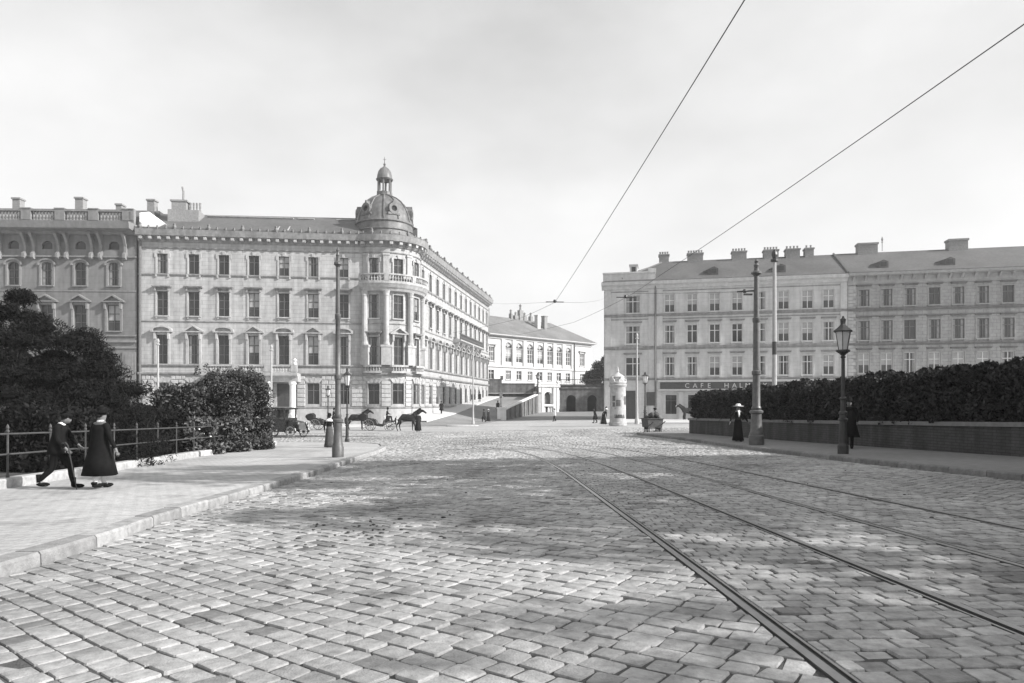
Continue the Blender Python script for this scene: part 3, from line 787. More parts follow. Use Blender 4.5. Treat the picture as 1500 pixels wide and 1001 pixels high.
# piers, columns and balconies of the round bay
for i, (u, wd) in enumerate(((uA + .35, .42), ((arc_u[0] + arc_u[1]) / 2, .42), ((arc_u[1] + arc_u[2]) / 2, .42), (uB - .35, .42))):
    mb = MB(); fbox(mb, PA, u - wd - .12, u + wd + .12, 5.83, 8.0, -.02, .6); fbox(mb, PA, u - wd - .2, u + wd + .2, 8.0, 8.25, -.02, .68)
    p = PA.P(u, .3, 0); mb.lathe([(.44, 8.25), (.4, 8.5), (.36, 8.6), (.33, 14.1), (.4, 14.25), (.36, 14.35), (.48, 14.75)], (p[0], p[1], 0), 12)
    part(mb, 'column', m_trimA, pal)
    mb = MB(); fbox(mb, PA, u - .34, u + .34, 16.43, 19.34, -.02, .16); fbox(mb, PA, u - .42, u + .42, 19.1, 19.33, -.02, .24); part(mb, 'pilaster', m_trimA, pal)
mb = MB(); fprof(mb, PA, uA - .3, uB + .3, [(-.05, 14.7), (.5, 14.75), (.62, 15.0), (.78, 15.15), (.95, 15.45), (1.05, 15.6), (1.05, 15.75), (-.05, 15.75)])
bal = part(mb, 'balcony', m_trimA, pal)
mb = MB(); fbox(mb, PA, uA - .2, uB + .2, 15.752, 15.9, .72, .98); fbox(mb, PA, uA - .2, uB + .2, 16.6, 16.78, .7, 1.0)
for u in (uA, (arc_u[0] + arc_u[1]) / 2, (arc_u[1] + arc_u[2]) / 2, uB): fbox(mb, PA, u - .22, u + .22, 15.9, 16.6, .69, 1.01)
mb.build('parapet', m_trimA, bal)
balusters(PA, uA, uB, 15.9, 16.6, .3, .085, .85).build('baluster', m_trimA, bal)['kind'] = 'stuff'
for u in arc_u:
    mb = MB(); fbox(mb, PA, u - .95, u + .95, 4.86, 5.1, .1, .75); fbox(mb, PA, u - .95, u + .95, 5.6, 5.83, .45, .75)
    b = part(mb, 'balcony', m_trimA, pal); balusters(PA, u - .9, u + .9, 5.1, 5.6, .26, .09, .6).build('baluster', m_trimA, b)['kind'] = 'stuff'
# ornate long balcony on the flank
ua, ub = side_u[5] - 1.6, side_u[9] + 1.6
mb = MB(); fprof(mb, PA, ua, ub, [(-.05, 10.55), (.9, 10.7), (1.25, 10.95), (1.25, 11.15), (-.05, 11.15)])
for u in side_u[5:10]:
    for s in (-1, 1): fprof(mb, PA, u + s * 1.2 - .18, u + s * 1.2 + .18, [(-.02, 9.5), (.3, 9.6), (.95, 10.4), (.95, 10.7), (-.02, 10.7)])
b = part(mb, 'balcony', m_trimA, pal)
mb = balusters(PA, ua, ub, 11.15, 12.0, .24, .06, 1.12); fbox(mb, PA, ua, ub, 12.0, 12.12, 1.04, 1.2); mb.build('railing', m_iron, b)['kind'] = 'stuff'
# entrance porch with columns
ua, ub = PA.u_px(303, 0, uA), PA.u_px(441, 0, uA)
mb = MB(); fprof(mb, PA, ua, ub, [(-.02, 3.75), (2.0, 3.75), (2.1, 4.3), (2.45, 4.45), (2.5, 4.75), (-.02, 4.75)]); porch = part(mb, 'porch', m_trimA, pal)
for px in (310, 354, 398, 433):
    u = PA.u_px(px, 0, uA); p = PA.P(u, 1.75, 0); mb = MB(); mb.lathe([(.5, -1.9), (.5, -.2), (.44, -.05), (.36, .1), (.34, 3.3), (.44, 3.45), (.46, 3.75)], (p[0], p[1], 0), 12); mb.build('column', m_fount, porch)
mb = MB(); fbox(mb, PA, ua + .1, ub - .1, 4.755, 4.9, 1.9, 2.2); fbox(mb, PA, ua + .1, ub - .1, 5.5, 5.68, 1.88, 2.22)
for px in (306, 352, 398, 436):
    u = PA.u_px(px, 0, uA); fbox(mb, PA, u - .35, u + .35, 4.9, 5.72, 1.86, 2.25)
mb.build('parapet', m_trimA, porch); balusters(PA, ua + .3, ub - .3, 4.9, 5.5, .3, .09, 2.05).build('baluster', m_trimA, porch)['kind'] = 'stuff'
u = PA.u_px(437, 0, uA); p = PA.P(u, 2.05, 0); mb = MB(); mb.lathe([(.24, 5.72), (.26, 5.9), (.1, 6.0), (.28, 6.25), (.08, 6.4), (.03, 6.5)], (p[0], p[1], 0), 8); mb.build('urn', m_fount, porch)
mb = MB(); fbox(mb, PA, door_u - 1, door_u + 1, GR, 3.6, -.3, -.22); fbox(mb, PA, door_u - .04, door_u + .04, GR, 2.6, -.22, -.18); fbox(mb, PA, door_u - 1, door_u + 1, 2.55, 2.68, -.22, -.16); part(mb, 'door', m_door, pal)
# dome
mb = MB(); cc = (c0[0], c0[1], 0)
mb.lathe([(4.3, 21.4), (4.0, 21.7), (3.75, 21.9), (3.72, 22.5), (3.85, 22.6), (3.6, 22.75), (3.55, 23.5), (3.72, 23.65), (3.6, 23.85), (3.5, 24.2), (3.3, 24.95), (2.95, 25.75), (2.4, 26.5), (1.7, 27.05), (1.0, 27.4)], cc, 36)
dome = part(mb, 'dome', m_copper, pal); auto_smooth(dome, 35)
mb = MB()
for k in range(12):
    a = 2 * PI * k / 12 + .15; pts = [(c0[0] + r * math.cos(a), c0[1] + r * math.sin(a), z) for r, z in ((3.6, 23.9), (3.52, 24.25), (3.32, 25.0), (2.97, 25.8), (2.42, 26.55), (1.72, 27.1), (1.0, 27.45))]
    mb.tube(pts, .09, 5)
mb.build('dome_rib', m_copper, dome)
for k in range(6):
    a = rad(-120 + 60 * k); M = Matrix.Translation((c0[0] + 2.85 * math.cos(a), c0[1] + 2.85 * math.sin(a), 25.15)) @ Matrix.Rotation(a + PI / 2, 4, 'Z')
    A = [2 * PI * i / 12 for i in range(12)]; mb = MB()
    for i in range(12):
        b_, e_ = A[i], A[(i + 1) % 12]
        mb.prism([(.36 * math.cos(b_), .36 * math.sin(b_)), (.66 * math.cos(b_), .72 * math.sin(b_)), (.66 * math.cos(e_), .72 * math.sin(e_)), (.36 * math.cos(e_), .36 * math.sin(e_))], -.72, .6, M)
    mb.prism([(-.8, -.75), (.8, -.75), (.75, -.5), (-.75, -.5)], -.68, .5, M); mb.prism([(-.2, .6), (.2, .6), (.06, 1.02), (-.06, 1.02)], -.66, .4, M)
    w = mb.build('round_dormer', m_copper, dome); mb = MB(); mb.prism([(.37 * math.cos(t), .37 * math.sin(t)) for t in A], -.45, -.4, M)
    o = link('round_pane', mb.mesh('round_pane', m_glass), dome)
mb = MB(); mb.lathe([(1.05, 27.35), (1.12, 27.5), (1.0, 27.6), (.98, 27.95)], cc, 12); lan = part(mb, 'lantern', m_copper, pal)
for k in range(6):
    a = 2 * PI * k / 6 + rad(-90); mb = MB(); q = (c0[0] + .82 * math.cos(a), c0[1] + .82 * math.sin(a), 0)
    mb.lathe([(.2, 27.9), (.13, 28.1), (.12, 29.4), (.19, 29.55)], q, 7); mb.box(q[0] - .16, q[0] + .16, q[1] - .16, q[1] + .16, 27.4, 28.0); mb.build('lantern_post', m_copper, lan)
mb = MB(); mb.lathe([(1.0, 29.5), (1.1, 29.65), (.98, 29.75), (.95, 30.1), (.82, 30.6), (.55, 31.0), (.2, 31.25), (.1, 31.4), (.18, 31.6), (.05, 31.75), (.03, 32.5)], cc, 14); auto_smooth(mb.build('lantern_cap', m_copper, lan), 40)
mb = MB(); mb.tube([(c0[0] - .18, c0[1], 32.2), (c0[0] + .18, c0[1], 32.2)], .03, 4); mb.build('finial', m_copper, lan)

# ------------------------------------------------------------------ the grey palace with the balustrade (far side of the conifer)
b0, b1 = (-70, 78.5), (-43.75, 79.55)
PBp = Path([('line', b0, b1)]); palB = thing('balustrade_palace', 'grey palace with scroll brackets and a stone balustrade along its roof', 'palace', (b1[0], b1[1], 0))
bu = [PBp.u_px(x) for x in (-78, -29, 20, 69, 118, 167)]
bl = dict(g=(.2, 1.5, 3.3), p=(9.65, 1.5, 3.0), q=(14.9, 1.3, 2.7))
ops = ops_of(bu, *bl['g']) + ops_of(bu, *bl['p']) + ops_of(bu, *bl['q'], .6) + ops_of(bu, 19.1, 1.2, .95, .45)
mb = MB(); fwall(mb, PBp, 0, PBp.len, -3, 21.2, ops); part(mb, 'wall', m_stuccoB, palB)
mb = MB(); e0, e1 = Vector(b0), Vector(b1)
for a, b in ((e1, e1 + Vector((-1.5, 13))), (e1 + Vector((-1.5, 13)), e0 + Vector((-1.5, 13))), (e0 + Vector((-1.5, 13)), e0)):
    mb.add([(a.x, a.y, -2), (b.x, b.y, -2), (b.x, b.y, 21.2), (a.x, a.y, 21.2)], [(0, 1, 2, 3)])
part(mb, 'rear_wall', m_stuccoB, palB)
def winsB(*a, **k): wins(*a, parent=palB, path=PBp, mt=m_trimB, mf=m_frameD, **k)
winsB(bu, *bl['g'], 'plain'); winsB(bu, *bl['p'], 'tri'); winsB(bu, *bl['q'], 'arch')
for u in bu:
    mb = MB(); fbox(mb, PBp, u - .6, u + .6, 19.1, 20.05, -.28, -.22); part(mb, 'attic_pane', m_glass, palB)
mb = MB(); fprof(mb, PBp, 0, PBp.len, [(-.1, 20.75), (.3, 20.8), (.5, 21.1), (1.65, 21.2), (1.75, 21.55), (1.85, 21.95), (-.1, 22.0)]); part(mb, 'cornice', m_trimB, palB)
mb = MB()
for z0, z1, d in ((18.15, 18.35, .2), (14.2, 14.35, .06), (9.0, 9.2, .14), (8.3, 8.55, .22), (7.6, 7.8, .12)):
    fbox(mb, PBp, 0, PBp.len, z0, z1, -.05, d)
part(mb, 'string_course', m_trimB, palB)
for u in bu:
    for s in (-1.42, 1.42):
        mb = MB(); fprof(mb, PBp, u + s * .98 - .15, u + s * .98 + .15, [(-.02, 18.0), (.3, 17.85), (.62, 18.05), (.62, 18.5), (.3, 18.75), (.28, 19.4), (.6, 20.2), (1.05, 20.75), (-.02, 20.8)]); part(mb, 'scroll_bracket', m_trimB, palB)
bb = MB(); fbox(bb, PBp, 0, PBp.len, 22.0, 22.35, .2, .6); fbox(bb, PBp, 0, PBp.len, 23.35, 23.6, .15, .65)
for px in (-56, -6, 43, 92, 141, 190, 200):
    u = PBp.u_px(px); fbox(bb, PBp, max(0, u - .55), min(PBp.len, u + .55), 22.35, 23.35, .14, .66); fbox(bb, PBp, max(0, u - .6), min(PBp.len, u + .6), 23.6, 23.72, .08, .72)
balu = part(bb, 'balustrade', m_trimB, palB)
for k, (a, b) in enumerate(zip((-56, -6, 43, 92, 141), (-6, 43, 92, 141, 190))):
    balusters(PBp, PBp.u_px(a) + .6, PBp.u_px(b) - .6, 22.35, 23.35, .36, .13, .4, 7).build('baluster', m_trimB, balu)['kind'] = 'stuff'
mb = MB(); fprof(mb, PBp, 0, PBp.len, [(-.4, 22), (-1.5, 23.4), (-5.5, 25.2), (-9, 25.1), (-9, 22)]); part(mb, 'roof', m_slate, palB)
for px, w, h in ((78, .95, 1.35), (140, .7, .6), (190, .9, 1.2), (-20, .9, 1.2)):
    u = PBp.u_px(px) * 1.0; mb = MB(); fbox(mb, PBp, u - w / 2, u + w / 2, 24.6, 25.1 + h, -5.9, -5.0); fbox(mb, PBp, u - w / 2 - .1, u + w / 2 + .1, 25.1 + h, 25.3 + h, -6, -4.9); part(mb, 'chimney', m_chim, palB)
mb = MB(); u = PBp.u_px(190); fbox(mb, PBp, u - .75, u + .75, .2, 7.2, -.02, .18); fbox(mb, PBp, u - .45, u + .45, 3.0, 6.9, .18, .24); part(mb, 'pilaster', m_trimB, palB)
# ------------------------------------------------------------------ the cafe house and its neighbour
q0, q1 = Vector((12.4, 92.0)), Vector((56.4, 82.5)); qd = (q1 - q0).normalized()
uDE = Path([('line', tuple(q0), tuple(q1))]).u_px(1241)
qm = q0 + qd * uDE; qe = q0 + qd * (uDE + 27)
PD = Path([('line', tuple(q0), tuple(qm))]); PE = Path([('line', tuple(qm), tuple(qe))])
caf = thing('cafe_house', 'pale four storey corner house above the cafe sign, tiled roof with battlemented chimneys', 'house', (q0.x, q0.y, 0))
du = [PD.u_px(x) for x in (981, 1014, 1047, 1080, 1113.5, 1148, 1183, 1214)]; cu = PD.u_px(927)
DL = dict(r3=(4.85, 1.3, 2.5), r2=(9.15, 1.3, 2.4), r1=(13.25, 1.3, 2.35))
ops = []
for k in DL: ops += ops_of(du, *DL[k]) + ops_of([cu], DL[k][0], 1.9, DL[k][2])
dr = (PD.u_px(913), PD.u_px(931)); shop = [(PD.u_px(a), PD.u_px(b)) for a, b in ((975, 991), (1008, 1026), (1042, 1060), (1075, 1093), (1110, 1128), (1145, 1163), (1180, 1198), (1212, 1226))]
ops += [(dr[0], dr[1], -2, 2.9, 0)] + [(a, b, -.2, 2.3, 0) for a, b in shop]
mb = MB(); fwall(mb, PD, 0, PD.len, -2.5, 17.0, ops); part(mb, 'wall', m_stuccoD, caf)
nb = Vector((-qd.y, qd.x))                                # to the rear
def rear(t, a, b, dep, top, m):
    mb = MB(); P = [b, b + nb * dep, a + nb * dep, a]
    for p, q in zip(P, P[1:]): mb.add([(p.x, p.y, -2.5), (q.x, q.y, -2.5), (q.x, q.y, top), (p.x, p.y, top)], [(0, 1, 2, 3)])
    part(mb, 'rear_wall', m, t)
rear(caf, q0, qm, 13.5, 17, m_stuccoD)
lightpanes = [m_glass] * 2 + [m_glass2] * 3 + [m_glass3] * 2
for k in DL:
    kd = 'plain' if k == 'r1' else 'cap'
    pn = [m_glass2, m_glass3, m_glass3, m_glass] if k == 'r1' else lightpanes
    wins(du, *DL[k], kd, caf, PD, m_trimD, m_frameL, pn); wins([cu], DL[k][0], 1.9, DL[k][2], kd, caf, PD, m_trimD, m_frameL, [m_glass2] if k != 'r3' else [m_glass])
mb = MB()
for z0, z1, d in ((12.72, 13.08, .16), (8.35, 8.8, .2), (4.28, 4.56, .22), (12.35, 12.45, .06), (16.05, 16.15, .06)):
    fprof(mb, PD, 0, PD.len, [(-.05, z0), (d * .6, z0), (d, z0 + (z1 - z0) * .5), (d, z1), (-.05, z1)])
part(mb, 'string_course', m_mould, caf)
mb = MB(); fprof(mb, PD, -.3, PD.len, [(-.1, 16.4), (.15, 16.45), (.3, 16.8), (.75, 16.95), (.85, 17.35), (-.1, 17.4)]); part(mb, 'cornice', m_trimD, caf)
u60 = PD.u_px(960)
for u in (.55, u60 - .5, u60 + .55, PD.len - .4):
    mb = MB(); z = -2
    fbox(mb, PD, u - .4, u + .4, -2, 16.4, -.02, .10); part(mb, 'pilaster', m_trimD, caf)
mb = MB(); fbox(mb, PD, -.1, u60, 17.4, 18.5, -.6, .35); fbox(mb, PD, -.15, u60 + .05, 18.5, 18.7, -.7, .45); fbox(mb, PD, u60 - .9, u60 + .1, 18.7, 19.1, -.6, .4); part(mb, 'parapet', m_trimD, caf)
mb = MB(); p = PD.P(u60, .2, 0); mb.tube([(p[0], p[1], -1), (p[0], p[1], 17)], .1, 6); part(mb, 'downpipe', m_gutter, caf)
# hipped roof
def P3(path, u, d, z): return path.P(u, d, z)
mb = MB(); RD = 21.3
rid0 = PD.u_px(968); V = [P3(PD, -.2, .8, 17.4), P3(PD, PD.len, .8, 17.4), P3(PD, PD.len, -6.8, RD), P3(PD, rid0 + .6, -6.8, RD), P3(PD, -.2, -13.5, 17.4), P3(PD, PD.len, -13.5, 17.4)]
mb.add(V, [(0, 1, 2, 3), (0, 3, 4), (4, 3, 2, 5)]); roofD = part(mb, 'roof', m_tile, caf)
mb = MB(); mb.tube([P3(PD, 2.4, .35, 17.85), P3(PD, rid0 + .6, -6.8, RD + .05)], .14, 5); mb.build('hip_ridge', m_gutter, roofD); mb = MB(); mb.tube([P3(PD, PD.len - .02, .7, 17.5), P3(PD, PD.len - .02, -6.8, RD + .1)], .16, 5); mb.build('verge_ridge', m_gutter, roofD)
for px, npot, w in ((973, 4, 1.35), (1022, 6, 2.1), (1091, 5, 1.9), (1141, 5, 1.9), (1175, 4, 1.8), (1201, 2, 1.1)):
    u = PD.u_px(px); mb = MB(); fbox(mb, PD, u - w / 2, u + w / 2, 20.4, RD + .95, -7.4, -6.1); fbox(mb, PD, u - w / 2 - .1, u + w / 2 + .1, RD + .75, RD + .93, -7.5, -6.0)
    c_ = part(mb, 'chimney', m_chim, caf); mb = MB()
    for k in range(npot):
        uu = u - w / 2 + (k + .5) * w / npot; p = PD.P(uu, -6.7, 0); mb.lathe([(.14, 0), (.17, .12), (.11, .2), (.15, .45)], (p[0], p[1], RD + .93), 6)
    mb.build('chimney_pots', m_chim, c_)['kind'] = 'stuff'
def dormer(path, u, parent, t=1.0):
    mb = MB(); z = 18.0; d = -.4
    A = [P3(path, u - .55, d, z), P3(path, u + .55, d, z), P3(path, u + .55, d, z + .9 * t), P3(path, u, d, z + 1.15 * t), P3(path, u - .55, d, z + .9 * t), P3(path, u - .7, d - 3.4, z + 1.05 * t), P3(path, u, d - 3.2, z + 1.2 * t), P3(path, u + .7, d - 3.4, z + 1.05 * t), P3(path, u - 1.5, d - 1.6, z + .7), P3(path, u + .6, d - 2.2, z + .7)]
    mb.add(A, [(0, 1, 2, 3, 4), (4, 3, 6, 5), (3, 2, 7, 6), (0, 4, 5, 8), (1, 9, 7, 2)])
    o = part(mb, 'dormer', m_tile, parent); mb = MB(); fbox(mb, path, u - .32, u + .32, z + .3, z + .85, d - .01, d + .03); mb.build('pane', m_glass, o)
for px in (1046, 1145): dormer(PD, PD.u_px(px), caf)
mb = MB(); u = PD.u_px(928); fbox(mb, PD, u - .5, u + .5, 18.2, 19.7, -2.6, -.4); fbox(mb, PD, u - .6, u + .6, 19.7, 19.85, -2.7, -.3); o = part(mb, 'roof_hatch', m_trimD, caf)
mb = MB(); fbox(mb, PD, u - .28, u + .28, 18.7, 19.5, -.41, -.37); mb.build('pane', m_glass, o)
# shop front, sign and lettering
sa = PD.u_px(967)
mb = MB(); fprof(mb, PD, sa - .3, PD.len, [(-.02, 3.98), (.45, 4.0), (.5, 4.27), (-.02, 4.27)]); fprof(mb, PD, sa - .3, PD.len, [(-.02, 2.75), (.5, 2.85), (.55, 3.05), (-.02, 3.1)]); part(mb, 'shop_cornice', m_trimC, caf)
mb = MB(); fbox(mb, PD, sa, PD.len, 3.1, 3.98, -.02, .22); sign = part(mb, 'sign_board', m_signd, caf)
def letter(ch, path, u, d, z, size, m, parent, name='letter'):
    cu_ = bpy.data.curves.new('letter', 'FONT'); cu_.body = ch; cu_.size = size; cu_.extrude = .02; cu_.align_x = 'CENTER'
    ob = bpy.data.objects.new('letter', cu_); C.objects.link(ob); bpy.context.view_layer.update()
    me = bpy.data.meshes.new_from_object(ob); bpy.data.objects.remove(ob); me.name = 'letter'
    me.transform(Matrix.Rotation(PI / 2, 4, 'X')); me.materials.clear(); me.materials.append(m)
    p = path.P(u, d, z); _, rz = path.frame(u); o = link(name, me, parent, None, rz)
    o.location = Vector(p) - (parent.location if parent.parent is None else parent.parent.location); return o
m_letter = mat('white_lettering', .5, .6, .25)
for ch, px in zip('CAFEHALMAY', (1006.5, 1018, 1028, 1038.5, 1064, 1075.5, 1085, 1095, 1107, 1120)):
    letter(ch, PD, PD.u_px(px), .25, 3.24, .86, m_letter, caf)
for a, b in shop:
    mb = MB(); fbox(mb, PD, a, b, -.2, 2.3, -.26, -.22); o = part(mb, 'shop_window', m_glass, caf); mb = MB()
    fbox(mb, PD, (a + b) / 2 - .04, (a + b) / 2 + .04, -.2, 2.3, -.22, -.16); fbox(mb, PD, a, b, 1.5, 1.58, -.22, -.17); mb.build('frame', m_frameD, o)
    mb = MB(); fbox(mb, PD, b + .25, b + .9, -1.2, 2.74, -.02, .16); part(mb, 'pilaster', m_trimC, caf)
mb = MB(); fbox(mb, PD, dr[0], dr[1], -2, 2.9, -.3, -.24); fbox(mb, PD, sum(dr) / 2 - .05, sum(dr) / 2 + .05, -2, 2.2, -.24, -.18); fbox(mb, PD, dr[0], dr[1], 2.15, 2.28, -.24, -.16); part(mb, 'door', m_door, caf)
mb = MB(); u = PD.u_px(953); fbox(mb, PD, u - .55, u + .55, .9, 2.7, -.02, .12); o = part(mb, 'show_case', m_signd, caf)
# neighbour
apt = thing('apartment_house', 'darker rusticated apartment house next to the cafe house, bracketed eaves', 'house', (qm.x, qm.y, 0))
eu = [PE.u_px(x) for x in (1265.5, 1299, 1333, 1369, 1404, 1440, 1477, 1514)]
EL = dict(r3=(4.95, 1.3, 2.55), r2=(9.1, 1.3, 2.4), r1=(13.3, 1.25, 2.1))
ops = []
for k in EL: ops += ops_of(eu, *EL[k])
ops += ops_of(eu, .0, 1.4, 2.6)
mb = MB(); fwall(mb, PE, 0, PE.len, -2.5, 17.0, ops); part(mb, 'wall', m_stuccoE, apt); rear(apt, qm, qe, 13.5, 17, m_stuccoE)
for k in EL: wins(eu, *EL[k], 'cap', apt, PE, m_trimE, m_frameL if k == 'r3' else m_frameD, [m_glass, m_glass2] if k != 'r3' else [m_glass2, m_glass3])
wins(eu, .0, 1.4, 2.6, 'plain', apt, PE, m_trimE, m_frameD)
mb = MB()
for z0, z1, d in ((12.7, 13.05, .2), (8.45, 8.75, .2), (4.3, 4.6, .2), (12.0, 12.1, .06)): fprof(mb, PE, 0, PE.len, [(-.05, z0), (d * .6, z0), (d, z0 + (z1 - z0) * .5), (d, z1), (-.05, z1)])
part(mb, 'string_course', m_mouldE, apt)
mb = MB(); fprof(mb, PE, .02, PE.len, [(-.1, 16.0), (.12, 16.0), (.2, 16.3), (.25, 16.95), (1.0, 17.05), (1.05, 17.36), (-.1, 17.4)]); part(mb, 'cornice', m_trimE, apt)
mb = MB(); k = int(PE.len / 1.35)
for i in range(k):
    u = (i + .5) * PE.len / k; fprof(mb, PE, u - .12, u + .12, [(.1, 16.45), (.22, 16.42), (.75, 16.85), (.75, 17.04), (.1, 17.04)])
part(mb, 'eaves_bracket', m_trimE, apt)['kind'] = 'stuff'
mb = MB()
for row in range(27):
    z0 = 4.65 + row * .43
    if z0 > 15.6: break
    fbox(mb, PE, .08, .95 if row % 2 else .7, z0 + .03, z0 + .40, -.02, .09)
part(mb, 'quoin', m_stuccoD, apt)
mb = MB(); mb.add([P3(PE, 0, .95, 17.42), P3(PE, PE.len, .95, 17.42), P3(PE, PE.len, -6.8, 21.36), P3(PE, 0, -6.8, 21.36), P3(PE, 0, -13.5, 17.4), P3(PE, PE.len, -13.5, 17.4)], [(0, 1, 2, 3), (4, 3, 2, 5), (0, 3, 4)]); part(mb, 'roof', m_tile, apt)
for px, w in ((1293, 2.4), (1436, 2.2)):
    u = PE.u_px(px); mb = MB(); fbox(mb, PE, u - w / 2, u + w / 2, 20.6, 22.5, -7.4, -6.1); fbox(mb, PE, u - w / 2 - .1, u + w / 2 + .1, 22.3, 22.55, -7.5, -6.0); part(mb, 'chimney', m_chim, apt)
for px in (1296, 1394): dormer(PE, PE.u_px(px), apt)
mb = MB(); u = PE.u_px(1318); p = PE.P(u, -6.8, 0); mb.lathe([(.05, 21.5), (.05, 22.6), (.14, 22.65), (.05, 22.8), (.16, 23.0), (.03, 23.4)], (p[0], p[1], 0), 6); part(mb, 'flue_pipe', m_chim, apt)

# ------------------------------------------------------------------ the white palace on the terrace
k0 = Vector((-5.6, 140)); kd = Vector((.7071, .7071)); kn = Vector((-kd.y, kd.x))
kA = k0 - kd * 14; PC0 = Path([('line', tuple(kA), tuple(kA + kd * 80))])
uend = PC0.u_px(866); PC = Path([('line', tuple(kA), tuple(kA + kd * uend))])
ter = thing('terrace_palace', 'bright two storey palace with tall arched windows on the terrace behind the fountain', 'palace', (k0.x, k0.y, 0))
tu = [PC.u_px(x) for x in (744.7, 760.3, 776.4, 791, 805.2, 818.7, 832)]; xu = [PC.u_px(719.7), PC.u_px(852.7)]
ops = ops_of(tu, 9.9, 2.1, 4.2, 1.0) + ops_of(xu, 10.0, 1.7, 2.9) + ops_of(tu + xu, 6.2, 1.5, 1.9)
TB = 4.4
mb = MB(); fwall(mb, PC, 0, PC.len, TB, 15.6, ops, .35); part(mb, 'wall', m_stuccoC, ter)
mb = MB(); a, b = Vector(PC.P(0, 0, 0)[:2]), Vector(PC.P(PC.len, 0, 0)[:2])
for p, q in ((b, b + kn * 14), (b + kn * 14, a + kn * 14)): mb.add([(p.x, p.y, TB), (q.x, q.y, TB), (q.x, q.y, 15.6), (p.x, p.y, 15.6)], [(0, 1, 2, 3)])
part(mb, 'rear_wall', m_stuccoC, ter)
gl = [m_glass2, m_glass3, m_glass2]
wins(tu, 9.9, 2.1, 2.9, 'tall', ter, PC, m_trimC, m_frameL, gl); wins(xu, 10.0, 1.7, 2.9, 'hood', ter, PC, m_trimC, m_frameL, gl); wins(tu + xu, 6.2, 1.5, 1.9, 'plain', ter, PC, m_trimC, m_frameL, [m_glass2, m_glass])
for u in tu:
    mb = MB(); fbox(mb, PC, u - 1.05, u + 1.05, 12.8, 14.1, -.34, -.28); o = part(mb, 'fan_light', m_glass3, ter)
    mb = MB()
    for t in (40, 90, 140): mb.tube([PC.P(u, -.26, 13.1), PC.P(u + math.cos(rad(t)) * .95, -.26, 13.1 + .95 * math.sin(rad(t)))], .05, 4)
    mb.build('glazing_bar', m_frameL, o)
mb = MB()
for a, b in zip([tu[0] - (tu[1] - tu[0])] + tu, tu + [tu[-1] + (tu[-1] - tu[-2])]):
    c_ = (a + b) / 2; fbox(mb, PC, c_ - .55, c_ + .55, 9.1, 14.7, -.02, .22)
part(mb, 'pilaster', m_trimC, ter)
mb = MB()
for z0, z1, d in ((8.75, 9.1, .26), (14.7, 14.95, .28), (5.4, 5.7, .15)): fbox(mb, PC, 0, PC.len, z0, z1, -.05, d)
part(mb, 'string_course', m_trimC, ter)
mb = MB(); fprof(mb, PC, 0, PC.len + .8, [(-.05, 15.1), (.5, 15.25), (1.1, 15.35), (1.15, 15.6), (-.05, 15.65)]); part(mb, 'eaves', m_trimC, ter)
mb = MB(); rg = PC0.u_px(826); V = [PC.P(0, 1.2, 15.6), PC.P(PC.len + 1.0, 1.2, 15.6), PC.P(PC.len - 6.5, -7.5, 20.6), PC.P(0, -7.5, 20.6), PC.P(PC.len + 1, -15, 15.6), PC.P(0, -15, 15.6)]
mb.add(V, [(0, 1, 2, 3), (1, 4, 2), (3, 2, 4, 5)]); part(mb, 'roof', m_tileC, ter)
for px, w, h in ((737, .8, 1.6), (748, .9, 2.4), (783, .5, 1.7), (790, 1.1, 1.3), (797, 1.2, 3.2), (803, 1.0, 1.4), (812, .8, 1.6)):
    u = PC.u_px(px); mb = MB(); fbox(mb, PC, u - w / 2, u + w / 2, 19.4, 20.4 + h * .7, -7.8, -7); p = PC.P(u, -7.4, 0); mb.lathe([(.3, 20.4 + h * .7), (.2, 20.7 + h * .85), (.34, 20.6 + h), (.05, 20.9 + h)], (p[0], p[1], 0), 6); part(mb, 'chimney', m_chim, ter)
for px in (806, 816):
    u = PC.u_px(px); mb = MB(); fbox(mb, PC, u - .5, u + .5, 17.0, 21.2, -4.4, -3.4); fbox(mb, PC, u - .6, u + .6, 21.2, 21.4, -4.5, -3.3); part(mb, 'chimney', m_trimC if px == 806 else m_chim, ter)
mb = MB(); p = PC.P(PC.u_px(840), .35, 0); mb.tube([(p[0], p[1], 4.6), (p[0], p[1], 15.5)], .16, 6); part(mb, 'downpipe', m_gutter, ter)
# ------------------------------------------------------------------ terrace: dark wall, fountain front, arcade
Yf = 124.0
terrace = thing('terrace_block', 'sunlit fountain front with a dark arcade beside it, below the terrace railing', 'fountain', (4.5, Yf, 0))
PF = Path([('line', (4.6, Yf), (8.9, Yf + 2.5))]); PG = Path([('line', (8.9, Yf + 2.9), (22, Yf + 2.9))])
mb = MB(); fwall(mb, PF, 0, 4.7, -1.5, 4.5, [(1.45, 3.25, 1.0, 3.3, .9), (1.75, 2.95, -1.5, .6, 0)], .7); part(mb, 'fountain_front', m_fount, terrace)
mb = MB(); fbox(mb, PF, 1.4, 3.3, -1.5, 3.4, -.75, -.7); part(mb, 'niche', m_bastion, terrace)
mb = MB(); fprof(mb, PF, -.15, 4.85, [(-.05, 4.0), (.3, 4.15), (.4, 4.45), (-.05, 4.5)]); part(mb, 'cornice', m_fount, terrace)
for u in (.4, 1.1, 3.6, 4.3):
    mb = MB(); fbox(mb, PF, u - .24, u + .24, -1.5, 4.0, -.02, .3); fbox(mb, PF, u - .3, u + .3, -1.5, -.4, -.02, .4); part(mb, 'pilaster', m_fount, terrace)
mb = MB(); fbox(mb, PF, 1.3, 3.4, .62, .95, -.6, .35); part(mb, 'basin_shelf', m_fount, terrace)
mb = MB(); p = PF.P(2.35, .05, 0); mb.lathe([(.35, -1.3), (.3, -.7), (.2, -.65), (.24, -.1), (.2, .2), (.1, .35), (.13, .5), (.02, .62)], (p[0], p[1], 0), 8); part(mb, 'statue', m_fount, terrace)
